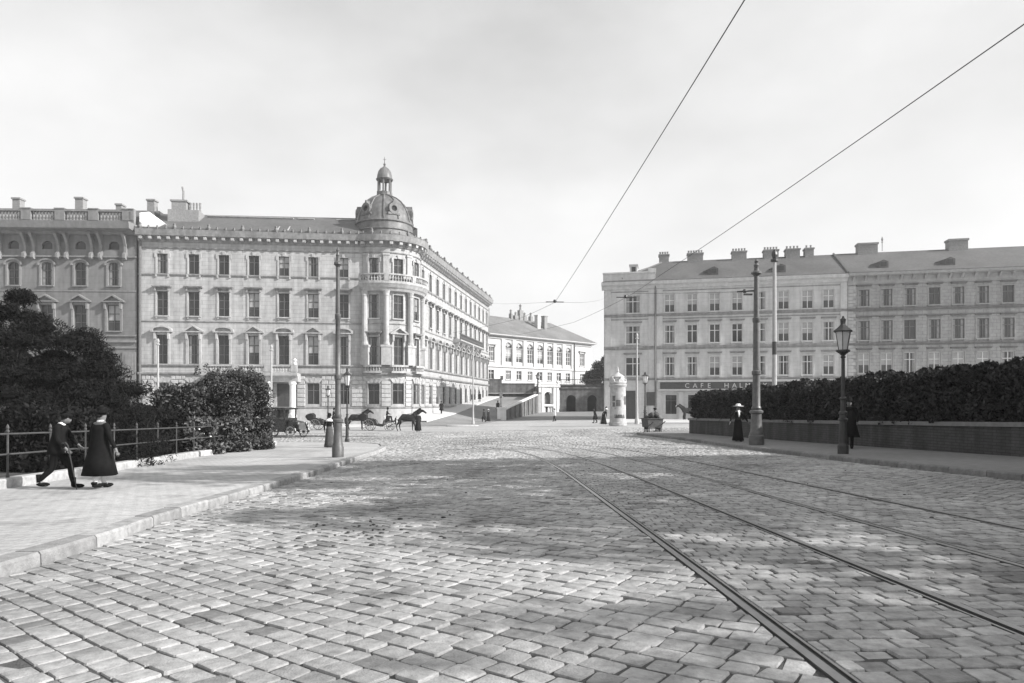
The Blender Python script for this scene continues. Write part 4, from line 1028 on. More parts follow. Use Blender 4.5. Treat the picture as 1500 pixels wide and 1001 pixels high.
for u in (.35, 4.35):
    p = PF.P(u, .1, 0); mb = MB(); mb.lathe([(.2, 4.5), (.1, 4.7), (.32, 5.1), (.1, 5.3), (.02, 5.5)], (p[0], p[1], 0), 8); part(mb, 'urn', m_fount, terrace)
ga = [(1.2, 3.0), (5.1, 6.9), (8.6, 10.4)]
mb = MB(); fwall(mb, PG, 0, PG.len, -1.5, 4.6, [(a, b, -1.5, 2.7, .9) for a, b in ga], .9); fbox(mb, PG, 0, PG.len, 3.9, 4.2, -.05, .18); part(mb, 'arcade_wall', m_bastion, terrace)
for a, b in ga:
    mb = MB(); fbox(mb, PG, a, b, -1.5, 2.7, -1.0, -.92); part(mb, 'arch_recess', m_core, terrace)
mb = MB(); mb.add([(4.6, Yf, 4.5), (8.9, Yf + 2.5, 4.5), (22, Yf + 2.9, 4.5), (40, 175, 4.5), (-20, 160, 4.5), (-14, 138, 4.5), (4.6, 138, 4.5)], [(0, 1, 2, 3, 4, 5, 6)]); part(mb, 'terrace_floor', m_plaza, terrace)
mb = MB(); fbox(mb, PG, 0, PG.len, 4.65, 4.75, -.1, .1); fbox(mb, PG, 0, PG.len, 5.55, 5.65, -.06, .06)
for i in range(45): u = i * PG.len / 44; fbox(mb, PG, max(0, u - .03), u + .03, 4.75, 5.55, -.03, .03)
part(mb, 'terrace_railing', m_irond, terrace)['kind'] = 'stuff'
mb = MB(); mb.box(4.6, 5.0, Yf, 138, -1.5, 4.5); part(mb, 'side_wall', m_bastion, terrace)
PW = Path([('line', (-9, 137.6), (4.6, 137.6))])
tw = thing('retaining_wall', 'dark stone retaining wall at the head of the ramp below the white palace', 'wall', (-9, 137.6, 0))
mb = MB(); us = PW.u_px(735); fbox(mb, PW, 0, us, 1, 5.9, -.5, 0); fbox(mb, PW, us, PW.len, 1, 5.05, -.5, 0); part(mb, 'wall', m_terr, tw)
mb = MB(); fbox(mb, PW, 0, us, 5.9, 6.1, -.55, .08); fbox(mb, PW, us, PW.len, 5.05, 5.2, -.55, .08); fbox(mb, PW, us - .3, us + .3, 5.9, 6.7, -.55, .1); part(mb, 'coping', m_bastion, tw)
mb = MB(); fbox(mb, PW, 0, PW.len, 3.1, 3.25, 0, 1.2); part(mb, 'ledge', m_stuccoC, tw)
# ramp wall with panels
rw0, rw1 = Vector((RX_R(100), 100)), Vector((RX_R(122), 122)); PR = Path([('line', tuple(rw0), tuple(rw1))])
rwl = thing('ramp_wall', 'sloping stone parapet wall between the ramp and the lower street', 'wall', (rw0.x, rw0.y, 0))
mb = MB(); n = 11; V = []
tz = lambda u: .05 + 2.7 * (u / PR.len) ** .95
bz = lambda u: -1.6
for nm, m, d0, d1, up, lo in (('wall', m_bastion, -.25, .25, 0, -9), ('coping', m_fount, -.34, .34, .16, 0)):
    mb = MB()
    for i in range(n):
        u, w = PR.len * i / n, PR.len * (i + 1) / n
        A = []
        for uu in (u, w):
            t = tz(uu); A += [PR.P(uu, d0, t + up), PR.P(uu, d1, t + up), PR.P(uu, d1, -1.8 if lo < -1 else t + lo), PR.P(uu, d0, -1.8 if lo < -1 else t + lo)]
        mb.add(A, [(0, 1, 5, 4), (1, 2, 6, 5), (2, 3, 7, 6), (3, 0, 4, 7), (0, 3, 2, 1), (4, 5, 6, 7)])
    part(mb, nm, m, rwl)
for i in range(8):
    u = (i + .5) * PR.len / 8.4; mb = MB(); fbox(mb, PR, u - .28, u + .28, -1.8, tz(u) - .12, .25, .42); part(mb, 'pilaster', m_terr, rwl)
for u, h in ((.0, .35), (PR.len, .3)):
    p = PR.P(u, 0, 0); mb = MB(); mb.box(p[0] - .65, p[0] + .65, p[1] - .65, p[1] + .65, -2, tz(u) + h); mb.box(p[0] - .75, p[0] + .75, p[1] - .75, p[1] + .75, tz(u) + h, tz(u) + h + .2); part(mb, 'pier', m_fount, rwl)
# ------------------------------------------------------------------ vegetation
def leaves(name, blobs, size, m, parent, seed, up=.0, aspect=.55, shell=.45):
    R = np.random.default_rng(seed); PS = []; TN = []
    for (x, y, z, rx, ry, rz, n) in blobs:
        d = R.normal(size=(n, 3)); d /= np.linalg.norm(d, axis=1)[:, None]; r = (shell + (1 - shell) * R.random(n) ** .6)[:, None]
        PS.append(np.array([x, y, z]) + d * r * np.array([rx, ry, rz]) + R.normal(size=(n, 3)) * np.array([rx, ry, rz]) * .06); TN.append(np.full(n, R.uniform(.75, 1.3)) * R.uniform(.6, 1.4, n))
    P = np.concatenate(PS); T = np.concatenate(TN); n = len(P)
    a = R.normal(size=(n, 3)); a[:, 2] += up; a /= np.linalg.norm(a, axis=1)[:, None]
    b = np.cross(a, R.normal(size=(n, 3))); b /= np.linalg.norm(b, axis=1)[:, None]
    s = (size * R.uniform(.6, 1.4, n))[:, None]
    V = np.stack([P - a * s, P + b * s * aspect - a * s * .1, P + a * s, P - b * s * aspect + a * s * .1], 1).reshape(-1, 3)
    me = bpy.data.meshes.new(name); me.vertices.add(4 * n); me.vertices.foreach_set('co', V.ravel().astype(np.float32))
    me.loops.add(4 * n); me.loops.foreach_set('vertex_index', np.arange(4 * n)); me.polygons.add(n)
    me.polygons.foreach_set('loop_start', np.arange(0, 4 * n, 4)); me.polygons.foreach_set('loop_total', np.full(n, 4)); me.update()
    at_ = me.attributes.new('tone', 'FLOAT', 'POINT'); at_.data.foreach_set('value', np.repeat(T, 4).astype(np.float32))
    me.materials.append(m); return link(name, me, parent)
def clump(R, c, rx, ry, rz, k, sub, n, flat=1.0):
    out = []
    for i in range(k):
        while True:
            d = [R.uniform(-1, 1) for _ in range(3)]
            if .25 < sum(q * q for q in d) < 1: break
        s = sub * R.uniform(.65, 1.35); out.append((c[0] + d[0] * rx, c[1] + d[1] * ry, c[2] + d[2] * rz, s, s, s * flat, int(n * R.uniform(.7, 1.3))))
    return out
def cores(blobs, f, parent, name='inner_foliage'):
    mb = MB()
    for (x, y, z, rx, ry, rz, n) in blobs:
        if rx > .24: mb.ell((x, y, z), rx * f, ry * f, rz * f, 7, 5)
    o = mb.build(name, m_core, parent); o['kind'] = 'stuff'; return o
def tree(name, label, base, trunk_h, r, blobs, leaf, m, seed, cat='tree', core=.7, group=None, up=0, aspect=.55):
    t = thing(name, label, cat, base, 0, group); R = random.Random(seed)
    top = Vector((R.uniform(-.2, .2), R.uniform(-.2, .2), trunk_h)); mb = MB()
    mb.tube([(0, 0, -.3), (0, 0, .2), (top.x * .5, top.y * .5, trunk_h * .55), tuple(top)], [r * 1.5, r, r * .8, r * .5], 8)
    tr = mb.build('trunk', m_bark, t, True)
    lb = MB()
    for b in blobs[::max(1, len(blobs) // 12)]:
        e = Vector(b[:3]); m_ = (top * .75).lerp(e, .5) + Vector((0, 0, -.15)); lb.tube([tuple(top * R.uniform(.35, .9)), tuple(m_), tuple(e)], [r * .35, r * .22, .02], 5)
    lb.build('limb', m_bark, tr)
    o = leaves('crown', blobs, leaf, m, t, seed, up, aspect); o['kind'] = 'stuff'
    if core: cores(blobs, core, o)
    return t
# dark conifers behind the fence
R = random.Random(31)
def conifer(px, Y, top_py, rad_, label, seed, n=760):
    base = ray(px, Y, 0); z = g0(base.x, Y); top = 1.3 + (590 - top_py) / 1000 * Y; H = top - z; bl = []
    R = random.Random(seed); lv = 12
    for i in range(lv):
        t = i / (lv - 1); zz = H * (.04 + .92 * t); rr = rad_ * (1 - t) ** .75 + .18; k = max(3, int(14 * (1 - t) + 3))
        for j in range(k):
            a = 2 * PI * (j + R.random()) / k; q = rr * R.uniform(.45, .95); s = R.uniform(.42, .68) * (1.1 - .4 * t)
            bl.append((q * math.cos(a), q * math.sin(a), zz + R.uniform(-.25, .25), s * 1.25, s * 1.25, s * .66, n))
    return tree('conifer', label, (base.x, Y, z), H * .85, .16, bl, .075, m_leafd, seed, 'conifer', .52, None, .25, .17)
conifer(30, 21.5, 428, 2.8, 'tallest dark conifer behind the fence, where the grey palace meets it', 41)
conifer(122, 21.5, 490, 2.3, 'dense dark conifer behind the two walkers, lower than the one beside it', 42)
conifer(-85, 23, 430, 2.6, 'dark conifer at the very edge of the garden', 43, 200)
conifer(160, 24.0, 582, 1.2, 'low dark conifer beside the broad bush', 44, 260)
def bush(px, Y, top_py, rx, label, seed, m, n=420, k=44, leaf=.07, ry=None, cat='bush', base_z=None, name='bush'):
    base = ray(px, Y, 0); z = g0(base.x, Y) + .1; H = 1.3 + (590 - top_py) / 1000 * Y - z; R = random.Random(seed)
    bl = clump(R, (0, 0, H * .5), rx * .82, (ry or rx) * .8, H * .44, k, min(.5, H * .24), n) + [(rx * .86 * math.cos(a), (ry or rx) * .86 * math.sin(a), H * .14, .38, .38, .34, n) for a in [2 * PI * i / 10 for i in range(10)]]
    bl += [(R.uniform(-.8, .8) * rx, R.uniform(-.5, .5) * (ry or rx), H * R.uniform(.74, .9), .42, .42, .3, n) for _ in range(12)] + [(R.uniform(-.75, .75) * rx, R.uniform(-.6, .6) * (ry or rx), H * R.uniform(.88, 1.0), .16, .16, .24, max(8, n // 16)) for _ in range(26)]
    return tree(name, label, (base.x, Y, z), H * .6, .06, bl, leaf, m, seed, cat, .72, None, .4, .5)
bush(272, 30, 566, 1.15, 'rounded dark bush between the conifer and the tallest bush', 51, m_leafb)
bush(338, 31, 540, 1.72, 'tallest dense bush at the end of the fence, before the palace porch', 52, m_leafb, 900, 60, .05)
bush(228, 26, 600, .9, 'low dark bush close behind the fence', 53, m_leafd)
bush(180, 24, 612, 1.0, 'low dark bush behind the fence near the long coated walker', 56, m_leafd)
bush(90, 19.5, 600, 1.2, 'low dark bush behind the capped walker', 57, m_leafd)
for i, (px, Y, tp, rx, lab) in enumerate(((296, 27.6, 617, .62, 'light leafy shrub with white blossom behind the fence'), (338, 29.3, 613, .6, 'light leafy shrub against the tallest bush, no blossom'), (376, 31.2, 618, .55, 'small leafy shrub beside the last fence post'), (268, 26.8, 634, .5, 'small low shrub next to the blossoming shrub'))):
    s = bush(px, Y, tp, rx, lab, 60 + i, m_leafl, 150, 12, .075, cat='shrub', name='shrub')
    if i == 0:
        R = random.Random(5); mb = MB()
        for _ in range(46):
            a = R.uniform(0, 2 * PI); q = R.uniform(0, .5); mb.ell((q * math.cos(a), -abs(q * math.sin(a)) - .1, R.uniform(.75, 1.2)), .05, .05, .035, 5, 3)
        mb.build('blossom', m_flower, s)['kind'] = 'stuff'
# park fence: plinth stones, posts, rails
fence = thing('park_fence', 'iron park fence of knobbed posts and two rails on a pale stone plinth', 'fence', (-10.62, 15.39, 0))
PLp = catmull(PL[1:], .05); PLs = np.concatenate([[0], np.cumsum(np.linalg.norm(np.diff(PLp, axis=0), axis=1))])
pl = lambda s: (np.interp(s, PLs, PLp[:, 0]), np.interp(s, PLs, PLp[:, 1]))
s = 0; R = random.Random(8); fo = Vector((-fence.location.x, -fence.location.y, 0))
while s < PLs[-1] - .2:
    ln = R.uniform(2.0, 2.9); e = min(s + ln, PLs[-1]); mb = MB(); V = []; F = []
    q = np.linspace(s + .006, e - .006, 5)
    for t in q:
        x, y = pl(t); z = g0(x, y)
        for o_, zz in ((0, .08), (0, .30), (-.03, .335), (-.30, .335), (-.30, .05)): V.append((x + o_, y, z + zz + .0))
    for i in range(4):
        for k in range(5): F.append((i * 5 + k, i * 5 + (k + 1) % 5, (i + 1) * 5 + (k + 1) % 5, (i + 1) * 5 + k))
    F += [(4, 3, 2, 1, 0), (20, 21, 22, 23, 24)]
    o = link('plinth_stone', cat_mesh('plinth_stone', V, F, m_kerb, False, {'tone': ('FLOAT', [R.uniform(1.15, 1.5)] * 25)}), fence, fo); s = e
pm = MB(); pm.lathe([(.035, 0), (.035, .06), (.022, .08), (.022, .95), (.036, .97), (.036, 1.0), (.02, 1.02), (.034, 1.06), (.024, 1.1), (.004, 1.14)], n=7); pmesh = pm.mesh('post', m_fence)
posts = []; s = .4
while s < PLs[-1] - .1:
    x, y = pl(s); posts.append((x - .16, y)); link('post', pmesh, fence, (x - .16 + fo.x, y + fo.y, g0(x, y) + .33)); s += 1.62
for zz, nm in ((.93, 'top_rail'), (.5, 'middle_rail')):
    mb = MB(); mb.tube([(x, y, g0(x, y) + .33 + zz) for x, y in posts], .02, 5); mb.build(nm, m_fence, fence, False, fo)
# garden wall with hedge
wy = [2 + 2 * i for i in range(21)]; gw = thing('garden_wall', 'low dark brick garden wall with a stone coping below the hedge', 'wall', (WR(42), 42, 0)); wo_ = (-WR(42), -42, 0)
for nm, m, a, b, z0, z1, y1 in (('wall', m_wall, 0, .45, -.1, .93, 42), ('coping', m_cope, -.06, .51, .93, 1.06, 42.06)):
    V = []; F = []
    for y in wy[:-1] + [y1]:
        x = WR(y); z = g0(x, y)
        V += [(x + a, y, z + z0), (x + a, y, z + z1), (x + b, y, z + z1), (x + b, y, z + z0)]
    for i in range(len(wy) - 1):
        for k in range(4): F.append((i * 4 + k, i * 4 + (k + 1) % 4, (i + 1) * 4 + (k + 1) % 4, (i + 1) * 4 + k))
    F += [(0, 1, 2, 3), tuple(len(V) - 4 + k for k in (3, 2, 1, 0))]
    at_uz = [(v[1], v[2], 0) for v in V]
    o = link(nm, cat_mesh(nm, V, F, m, False, {'uz': ('FLOAT_VECTOR', at_uz)}), gw, wo_)
R = random.Random(17); bl = []
hedge = thing('hedge', 'dense dark clipped hedge growing over the garden wall', 'hedge', (WR(42) + .6, 41.5, 0)); hx, hy = hedge.location.x, hedge.location.y
y = 41.6
while y > 6:
    x = WR(y) + .5; zb = g0(x, y) + .98; zt = np.interp(y, [8, 20, 27, 36, 42], [2.6, 2.38, 2.2, 1.98, 1.80]) + .09 * math.sin(y * 1.3) + R.uniform(-.07, .07); H = zt - zb
    for k in range(5):
        t = (k + .5) / 5; bl.append((x + R.uniform(-.22, .12) - hx - .14, y + R.uniform(-.2, .2) - hy, zb + H * t * .93, .34, .34, .28, 240 if y > 12 else 120))
    bl.append((x + .5 - hx, y - hy, zb + H * .9, .4, .35, .25, 200)); bl.append((x + R.uniform(-.2, .3) - hx, y + R.uniform(-.2, .2) - hy, zt + R.uniform(-.1, .07), .2, .2, .14, 90)); y -= .42
o = leaves('leaves', bl, .062, m_leafh, hedge, 17, .2, .6); o['kind'] = 'stuff'
mb = MB()
for i in range(len(wy) - 1):
    pass
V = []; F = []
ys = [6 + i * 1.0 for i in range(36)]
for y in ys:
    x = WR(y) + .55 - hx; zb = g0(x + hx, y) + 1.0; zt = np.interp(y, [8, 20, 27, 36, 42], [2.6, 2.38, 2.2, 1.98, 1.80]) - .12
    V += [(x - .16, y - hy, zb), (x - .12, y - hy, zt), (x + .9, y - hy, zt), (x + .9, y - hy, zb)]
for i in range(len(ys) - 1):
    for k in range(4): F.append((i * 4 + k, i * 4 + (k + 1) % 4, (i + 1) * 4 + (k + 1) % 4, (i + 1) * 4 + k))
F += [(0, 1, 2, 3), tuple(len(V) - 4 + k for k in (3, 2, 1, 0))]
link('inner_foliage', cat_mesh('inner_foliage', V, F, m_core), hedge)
# trees beyond the arcade, dark against the white palace
for i, (x, y, tz_, lab) in enumerate(((17.4, 132, 9.6, 'dark leafy tree between the white palace and the cafe house'), (24, 126, 10.5, 'dark leafy tree mostly behind the cafe house'), (22, 140, 10.8, 'tree standing behind the dark one beside the white palace'))):
    R = random.Random(70 + i); bl = clump(R, (0, 0, tz_ * .58), 2.6, 3.2, 3.9, 34, 1.15, 420)
    tree('broadleaf_tree', lab, (x, y, 0.5 if i else .3), tz_ * .5, .3, bl, .2, m_leaft, 70 + i, 'tree', .75, 'trees beside the terrace')

# ------------------------------------------------------------------ unseen house and trees, shaped to shade the street
sh = thing('shading_house', 'plain hipped house outside the picture, added to shade the street', 'house', (24, 8, 0))
mb = MB(); mb.box(24, 36, -2.6, 16.7, -.5, 11.6); part(mb, 'wall', m_stuccoD, sh)
mb = MB(); mb.add([(23.6, -3, 11.602), (36.4, -3, 11.602), (36.4, 17, 11.602), (23.6, 17, 11.602), (29, 2, 14.6), (29, 12.4, 14.6)], [(0, 1, 4), (1, 2, 5, 4), (2, 3, 5), (3, 0, 4, 5), (3, 2, 1, 0)]); part(mb, 'roof', m_tile, sh)
for i, (x, y, H, r, n, lab) in enumerate(((20.2, -2.0, 11.4, 2.8, 130, 'unseen tree added to shade the street, first of its row'), (20.6, 3.4, 14.0, 3.1, 82, 'unseen tree added to shade the street, lowest of its row'), (20.8, 9.2, 18.6, 3.4, 88, 'unseen tree added to shade the street, highest of its row'), (20.4, 14.2, 16.2, 3.2, 100, 'unseen tree added to shade the street, end of its row'))):
    R = random.Random(90 + i); z0 = g0(x, y); bl = clump(R, (0, 0, H - 5.2), r, r * .95, 4.6, 44, 1.15, n)  # unseen crowns, sized and thinned for the shade they cast
    tree('shading_tree', lab, (x, y, z0), H * .55, .24, bl, .2, m_leaft, 90 + i, 'tree', 0, 'unseen trees shading the street', 0, .7)

# ------------------------------------------------------------------ street furniture
def on(px, py, dz=.13): return at(px, py, dz)
def pole(name, label, cat, loc, prof, m, group=None, n=12, extra=None):
    t = thing(name, label, cat, loc, 0, group)
    cut = [i for i in range(1, len(prof)) if prof[i] == 'cut']
    mb = MB(); mb.lathe([p for p in prof], n=n); auto_smooth(mb.build('shaft', m, t), 30); return t
def tram_pole(label, px, py, H, k):
    loc = on(px, py); t = thing('tram_pole', label, 'tram pole', loc, 0, 'tram wire poles at the kerbs')
    mb = MB(); mb.lathe([(.29 * k, -.1), (.29 * k, .36), (.26 * k, .40), (.26 * k, .46), (.225 * k, .52), (.2 * k, .95), (.195 * k, 1.22), (.25 * k, 1.26), (.26 * k, 1.33), (.2 * k, 1.38)], n=14); auto_smooth(mb.build('base', m_iron, t), 36)
    mb = MB(); h = H
    mb.lathe([(.165 * k, 1.38), (.19 * k, 1.46), (.15 * k, 1.55), (.14 * k, 2.75), (.175 * k, 2.78), (.18 * k, 2.9), (.13 * k, 2.95), (.118 * k, h * .655), (.145 * k, h * .66), (.15 * k, h * .68), (.105 * k, h * .685), (.09 * k, h * .905)], n=12); auto_smooth(mb.build('shaft', m_iron, t), 36)
    mb = MB(); mb.lathe([(.09 * k, h * .905), (.13 * k, h * .912), (.2 * k, h * .918), (.2 * k, h * .926), (.1 * k, h * .935), (.085 * k, h * .955), (.11 * k, h * .962), (.06 * k, h * .975), (.09 * k, h * .985), (.02 * k, h)], n=10); auto_smooth(mb.build('finial', m_iron, t), 36)
    return t
p1 = tram_pole('tall ringed tram pole at the kerb beside the dark skirted woman', 495, 670, 7.45, .72)
p2 = tram_pole('tall ringed tram pole on the shaded pavement in front of the hedge', 1108, 652, 7.35, 1.02)
mb = MB(); mb.tube([(-.1, 0, 6.08), (-.75, .05, 6.05)], .035, 6); mb.lathe([(.05, 0), (.1, .06), (.05, .14)], (-.45, .03, 6.0), 8); mb.box(-.5, -.16, -.03, .03, 5.9, 5.97); mb.build('wire_bracket', m_irond, p2)
def slim_pole(label, loc, H, r, m, m2=None, flare=2.6, group='slim wire and lamp poles about the square', banded=False):
    t = thing('slim_pole', label, 'pole', loc, 0, group); mb = MB()
    mb.lathe([(r * flare, -.1), (r * flare * .9, .35), (r * flare * .6, .5), (r * 1.35, 1.3), (r * 1.15, 2.2), (r, H * .62), (r * .85, H * .93)], n=10); auto_smooth(mb.build('shaft', m, t), 30)
    mb = MB(); mb.lathe([(r * .85, H * .93), (r * 1.9, H * .935), (r * 1.9, H * .945), (r * .9, H * .95), (r * 1.5, H * .97), (r * 1.2, H * .985), (r * .3, H)], n=8); mb.build('finial', m2 or m, t)
    if banded:
        for a, b in ((.28, .36), (.43, .50)):
            mb = MB(); mb.lathe([(r * 1.12, H * a), (r * 1.08, H * b)], n=10); mb.build('dark_band', m_irond, t)
    return t
Y = 42; q = ray(1134.5, 40, 0)
slim_pole('tall light pole with dark bands rising from behind the hedge', (q.x, 40, g0(q.x, 40) + .1), 1.3 + .222 * 40 - g0(q.x, 40), .12, m_polep, m_irond, 1.6, banded=True)
q = at(933, 620, .14); slim_pole('pale slim pole with flared foot in front of the cafe house door', q, 1.3 + (590 - 488) / 1000 * q.y - q.z, .095, m_polep)
q = at(693, 622); slim_pole('slim grey pole standing at the foot of the ramp street', q, 1.3 + (590 - 505) / 1000 * q.y - q.z, .08, m_polep)
for px, tp, Y, lab in ((231.5, 496, 52, 'pale slim pole rising behind the rounded bush'), (397.5, 505, 52, 'pale slim pole in front of the palace porch')):
    q = ray(px, Y, 0); z = g0(q.x, Y); slim_pole(lab, (q.x, Y, z), 1.3 + (590 - tp) / 1000 * Y - z, .075, m_polep)
def gas_lamp(label, loc, H, k=1.0, m=None, group='gas lamps'):
    m = m or m_irond; t = thing('gas_lamp', label, 'gas lamp', loc, 0, group); mb = MB(); b = H * .77
    mb.lathe([(.155 * k, -.1), (.155 * k, .24), (.125 * k, .29), (.115 * k, .34), (.12 * k, .38), (.1 * k, .98), (.135 * k, 1.0), (.14 * k, 1.05), (.1 * k, 1.08), (.095 * k, 1.18), (.125 * k, 1.2), (.12 * k, 1.26), (.075 * k, 1.3), (.07 * k, 1.62), (.1 * k, 1.64), (.1 * k, 1.68), (.058 * k, 1.72), (.05 * k, b - .2), (.08 * k, b - .17), (.05 * k, b - .12), (.12 * k, b - .05), (.2 * k, b), (.2 * k, b + .05)], n=12); auto_smooth(mb.build('post', m, t), 25)
    lh = H * .135; r0, r1 = .13 * k, .22 * k
    mb = MB(); mb.lathe([(r0, b + .05), (r1, b + .05 + lh)], n=6, cap=False); mb.build('lantern_glass', m_lglass, t)
    mb = MB()
    for i in range(6):
        a = 2 * PI * i / 6; mb.tube([(r0 * 1.02 * math.cos(a), r0 * 1.02 * math.sin(a), b + .05), (r1 * 1.02 * math.cos(a), r1 * 1.02 * math.sin(a), b + .05 + lh)], .012 * k, 4)
    mb.lathe([(.02, b + .05), (.03, b + .2), (.012, b + .32)], n=5); mb.build('lantern_frame', m, t)
    z = b + .05 + lh; mb = MB(); mb.lathe([(r1 * 1.3, z), (r1 * 1.34, z + .03), (r1 * .8, z + .12), (r1 * .42, z + .2), (.075 * k, z + .24), (.085 * k, z + .36), (.1 * k, z + .37), (.05 * k, z + .41), (.02, z + .48)], n=6); mb.build('lantern_roof', m, t); return t
gas_lamp('large gas lamp on the shaded pavement before the hedge, person half hidden behind it', on(1235, 665), 4.0, 1.0, m_irond)
q = at(945, 618, .14); gas_lamp('gas lamp in front of the cafe house beside the pale pole', q, 1.3 + (590 - 545) / 1000 * q.y - q.z, 1.5)
q = at(480.5, 628); gas_lamp('small gas lamp behind the dark skirted woman', q, 1.3 + (590 - 566) / 1000 * q.y - q.z, 1.1)
q = at(508.5, 649); gas_lamp('slender gas lamp next to the tall ringed tram pole', q, 1.3 + (590 - 541) / 1000 * q.y - q.z, .85)
q = Vector((RX_R(104) - 1.3, 104, ramp_z(RX_R(104) - 1.3, 104))); gas_lamp('gas lamp on the ramp street', q, 3.4, 1.4, m_polep)
q = ray(790, 121, 0); gas_lamp('dark gas lamp standing beside the fountain front', (q.x - .3, 121, 2.8), 3.6, 1.6)
# advertising column
q = at(905, 622, .14); ad = thing('advertising_column', 'stout pale advertising column with a crown shaped top, posters on it', 'advertising column', q); ad.scale = (.86, .86, 1)
mb = MB(); mb.lathe([(1.0, -.1), (1.0, .18), (.93, .22), (.9, .6), (.88, 3.55), (.95, 3.62), (1.02, 3.8), (.9, 3.9)], n=24); auto_smooth(mb.build('drum', m_poster, ad), 30)
mb = MB(); mb.lathe([(.86, 3.9), (.98, 4.0), (.95, 4.1), (.78, 4.2), (.72, 4.5), (.8, 4.56), (.5, 4.75), (.3, 4.85), (.1, 5.0), (.14, 5.1), (.02, 5.6)], n=18); crn = mb.build('crown', m_trimD, ad); auto_smooth(crn, 30)
for k in range(6):
    a = 2 * PI * k / 6 - .3; M = Matrix.Translation((.82 * math.cos(a), .82 * math.sin(a), 4.08)) @ Matrix.Rotation(a + PI / 2, 4, 'Z'); mb = MB(); mb.prism([(-.26, 0), (.26, 0), (.22, .2), (.08, .26), (0, .5), (-.08, .26), (-.22, .2)], -.12, .08, M); mb.build('ornament', m_trimD, crn)
for a, z, w, h, m in ((-128, 2.25, .34, .5, m_posterd), (-128, 1.7, .32, .42, m_posterd), (-95, 1.75, .5, .6, m_posterd), (-96, 2.5, .55, .5, m_stuccoD), (-60, 1.6, .4, .7, m_stuccoD), (-35, 1.9, .5, .8, m_posterd), (-115, 1.0, .5, .45, m_stuccoD), (-82, .62, 1.3, .34, m_grey)):
    mb = MB(); V = []; k = 5
    for i in range(k + 1):
        t = rad(a) + (i / k - .5) * w / .9; V += [(.905 * math.cos(t), .905 * math.sin(t), z), (.90 * math.cos(t), .90 * math.sin(t), z + h)]
    mb.add(V, [(2 * i, 2 * i + 2, 2 * i + 3, 2 * i + 1) for i in range(k)]); mb.build('poster', m, ad)
# overhead wires
def wire(label, pts, r=.008):
    t = thing('overhead_wire', label, 'overhead wire', pts[0], 0, 'tram wires over the street'); o = Vector(pts[0]); P = []
    for a, b in zip(pts, pts[1:]):
        a, b = Vector(a), Vector(b); sag = (a - b).length * .004
        for k in range(8): q = k / 8; P.append(tuple(a.lerp(b, q) - Vector((0, 0, sag * 4 * q * (1 - q))) - o))
    P.append(tuple(Vector(pts[-1]) - o)); mb = MB(); mb.tube(P, r, 5); mb.build('wire', m_irond, t); return t
w1 = wire('tram wire running low over the nearer track to the hanger in mid street', [(2.95, -4, 6.0), (2.01, 32, 6.0), (.4, 38.2, 6.0), (-4, 46, 6.0)])
w2 = wire('tram wire over the farther track, towards the cafe house', [(6.75, -4, 6.0), (5.42, 26, 6.0), (5.1, 30.6, 6.0), (3.6, 40, 6.0), (0, 48, 6.0)])
e = PA.P(PA.u_px(690, uB), 0, 0); wire('thin span wire from the palace flank to the hanger', [(e[0], e[1], 19.3), (2.01, 32, 6.02)], .006)
e = PD.P(.2, .1, 0); wire('thin span wire from the hanger to the cafe house corner', [(2.01, 32, 6.02), (e[0], e[1], 15.4)], .008)
wire('span wire from the tram pole bracket to the farther track wire', [(p2.location.x - .7, p2.location.y + .05, p2.location.z + 6.05), (5.2, 29.5, 6.02)], .008)
for (x, y), lab in (((2.01, 32), 'wire hanger above the nearer track'), ((5.1, 30.6), 'wire hanger above the farther track')):
    t = thing('wire_hanger', lab, 'wire hanger', (x, y, 6.0), 0, 'wire hangers'); mb = MB(); mb.tube([(-.42, 0, .02), (.42, .06, .02)], .022, 5); mb.lathe([(.05, -.02), (.09, .03), (.06, .12)], n=8); mb.build('insulator', m_irond, t)
# ------------------------------------------------------------------ skinned bodies
def skin(name, V, Rr, E, m, parent, sub=1, root=0):
    me = bpy.data.meshes.new(name); me.from_pydata(V, E, []); me.materials.append(m)
    o = link(name, me, parent); md = o.modifiers.new('Skin', 'SKIN'); md.use_smooth_shade = True; md.branch_smoothing = .3
    sv = me.skin_vertices
    if len(sv) == 0: 
        me.attributes
    d = me.skin_vertices[0].data
    for i, r in enumerate(Rr):
        d[i].radius = r if isinstance(r, tuple) else (r, r); d[i].use_root = (i == root)
    sb = o.modifiers.new('Subdivision', 'SUBSURF'); sb.levels = sub; sb.render_levels = sub; return o
class Sk:
    def __init__(s): s.V = []; s.R = []; s.E = []
    def chain(s, pts, start=None):
        prev = start
        for p, r in pts:
            s.V.append(tuple(p)); s.R.append(r); i = len(s.V) - 1
            if prev is not None: s.E.append((prev, i))
            prev = i
        return prev
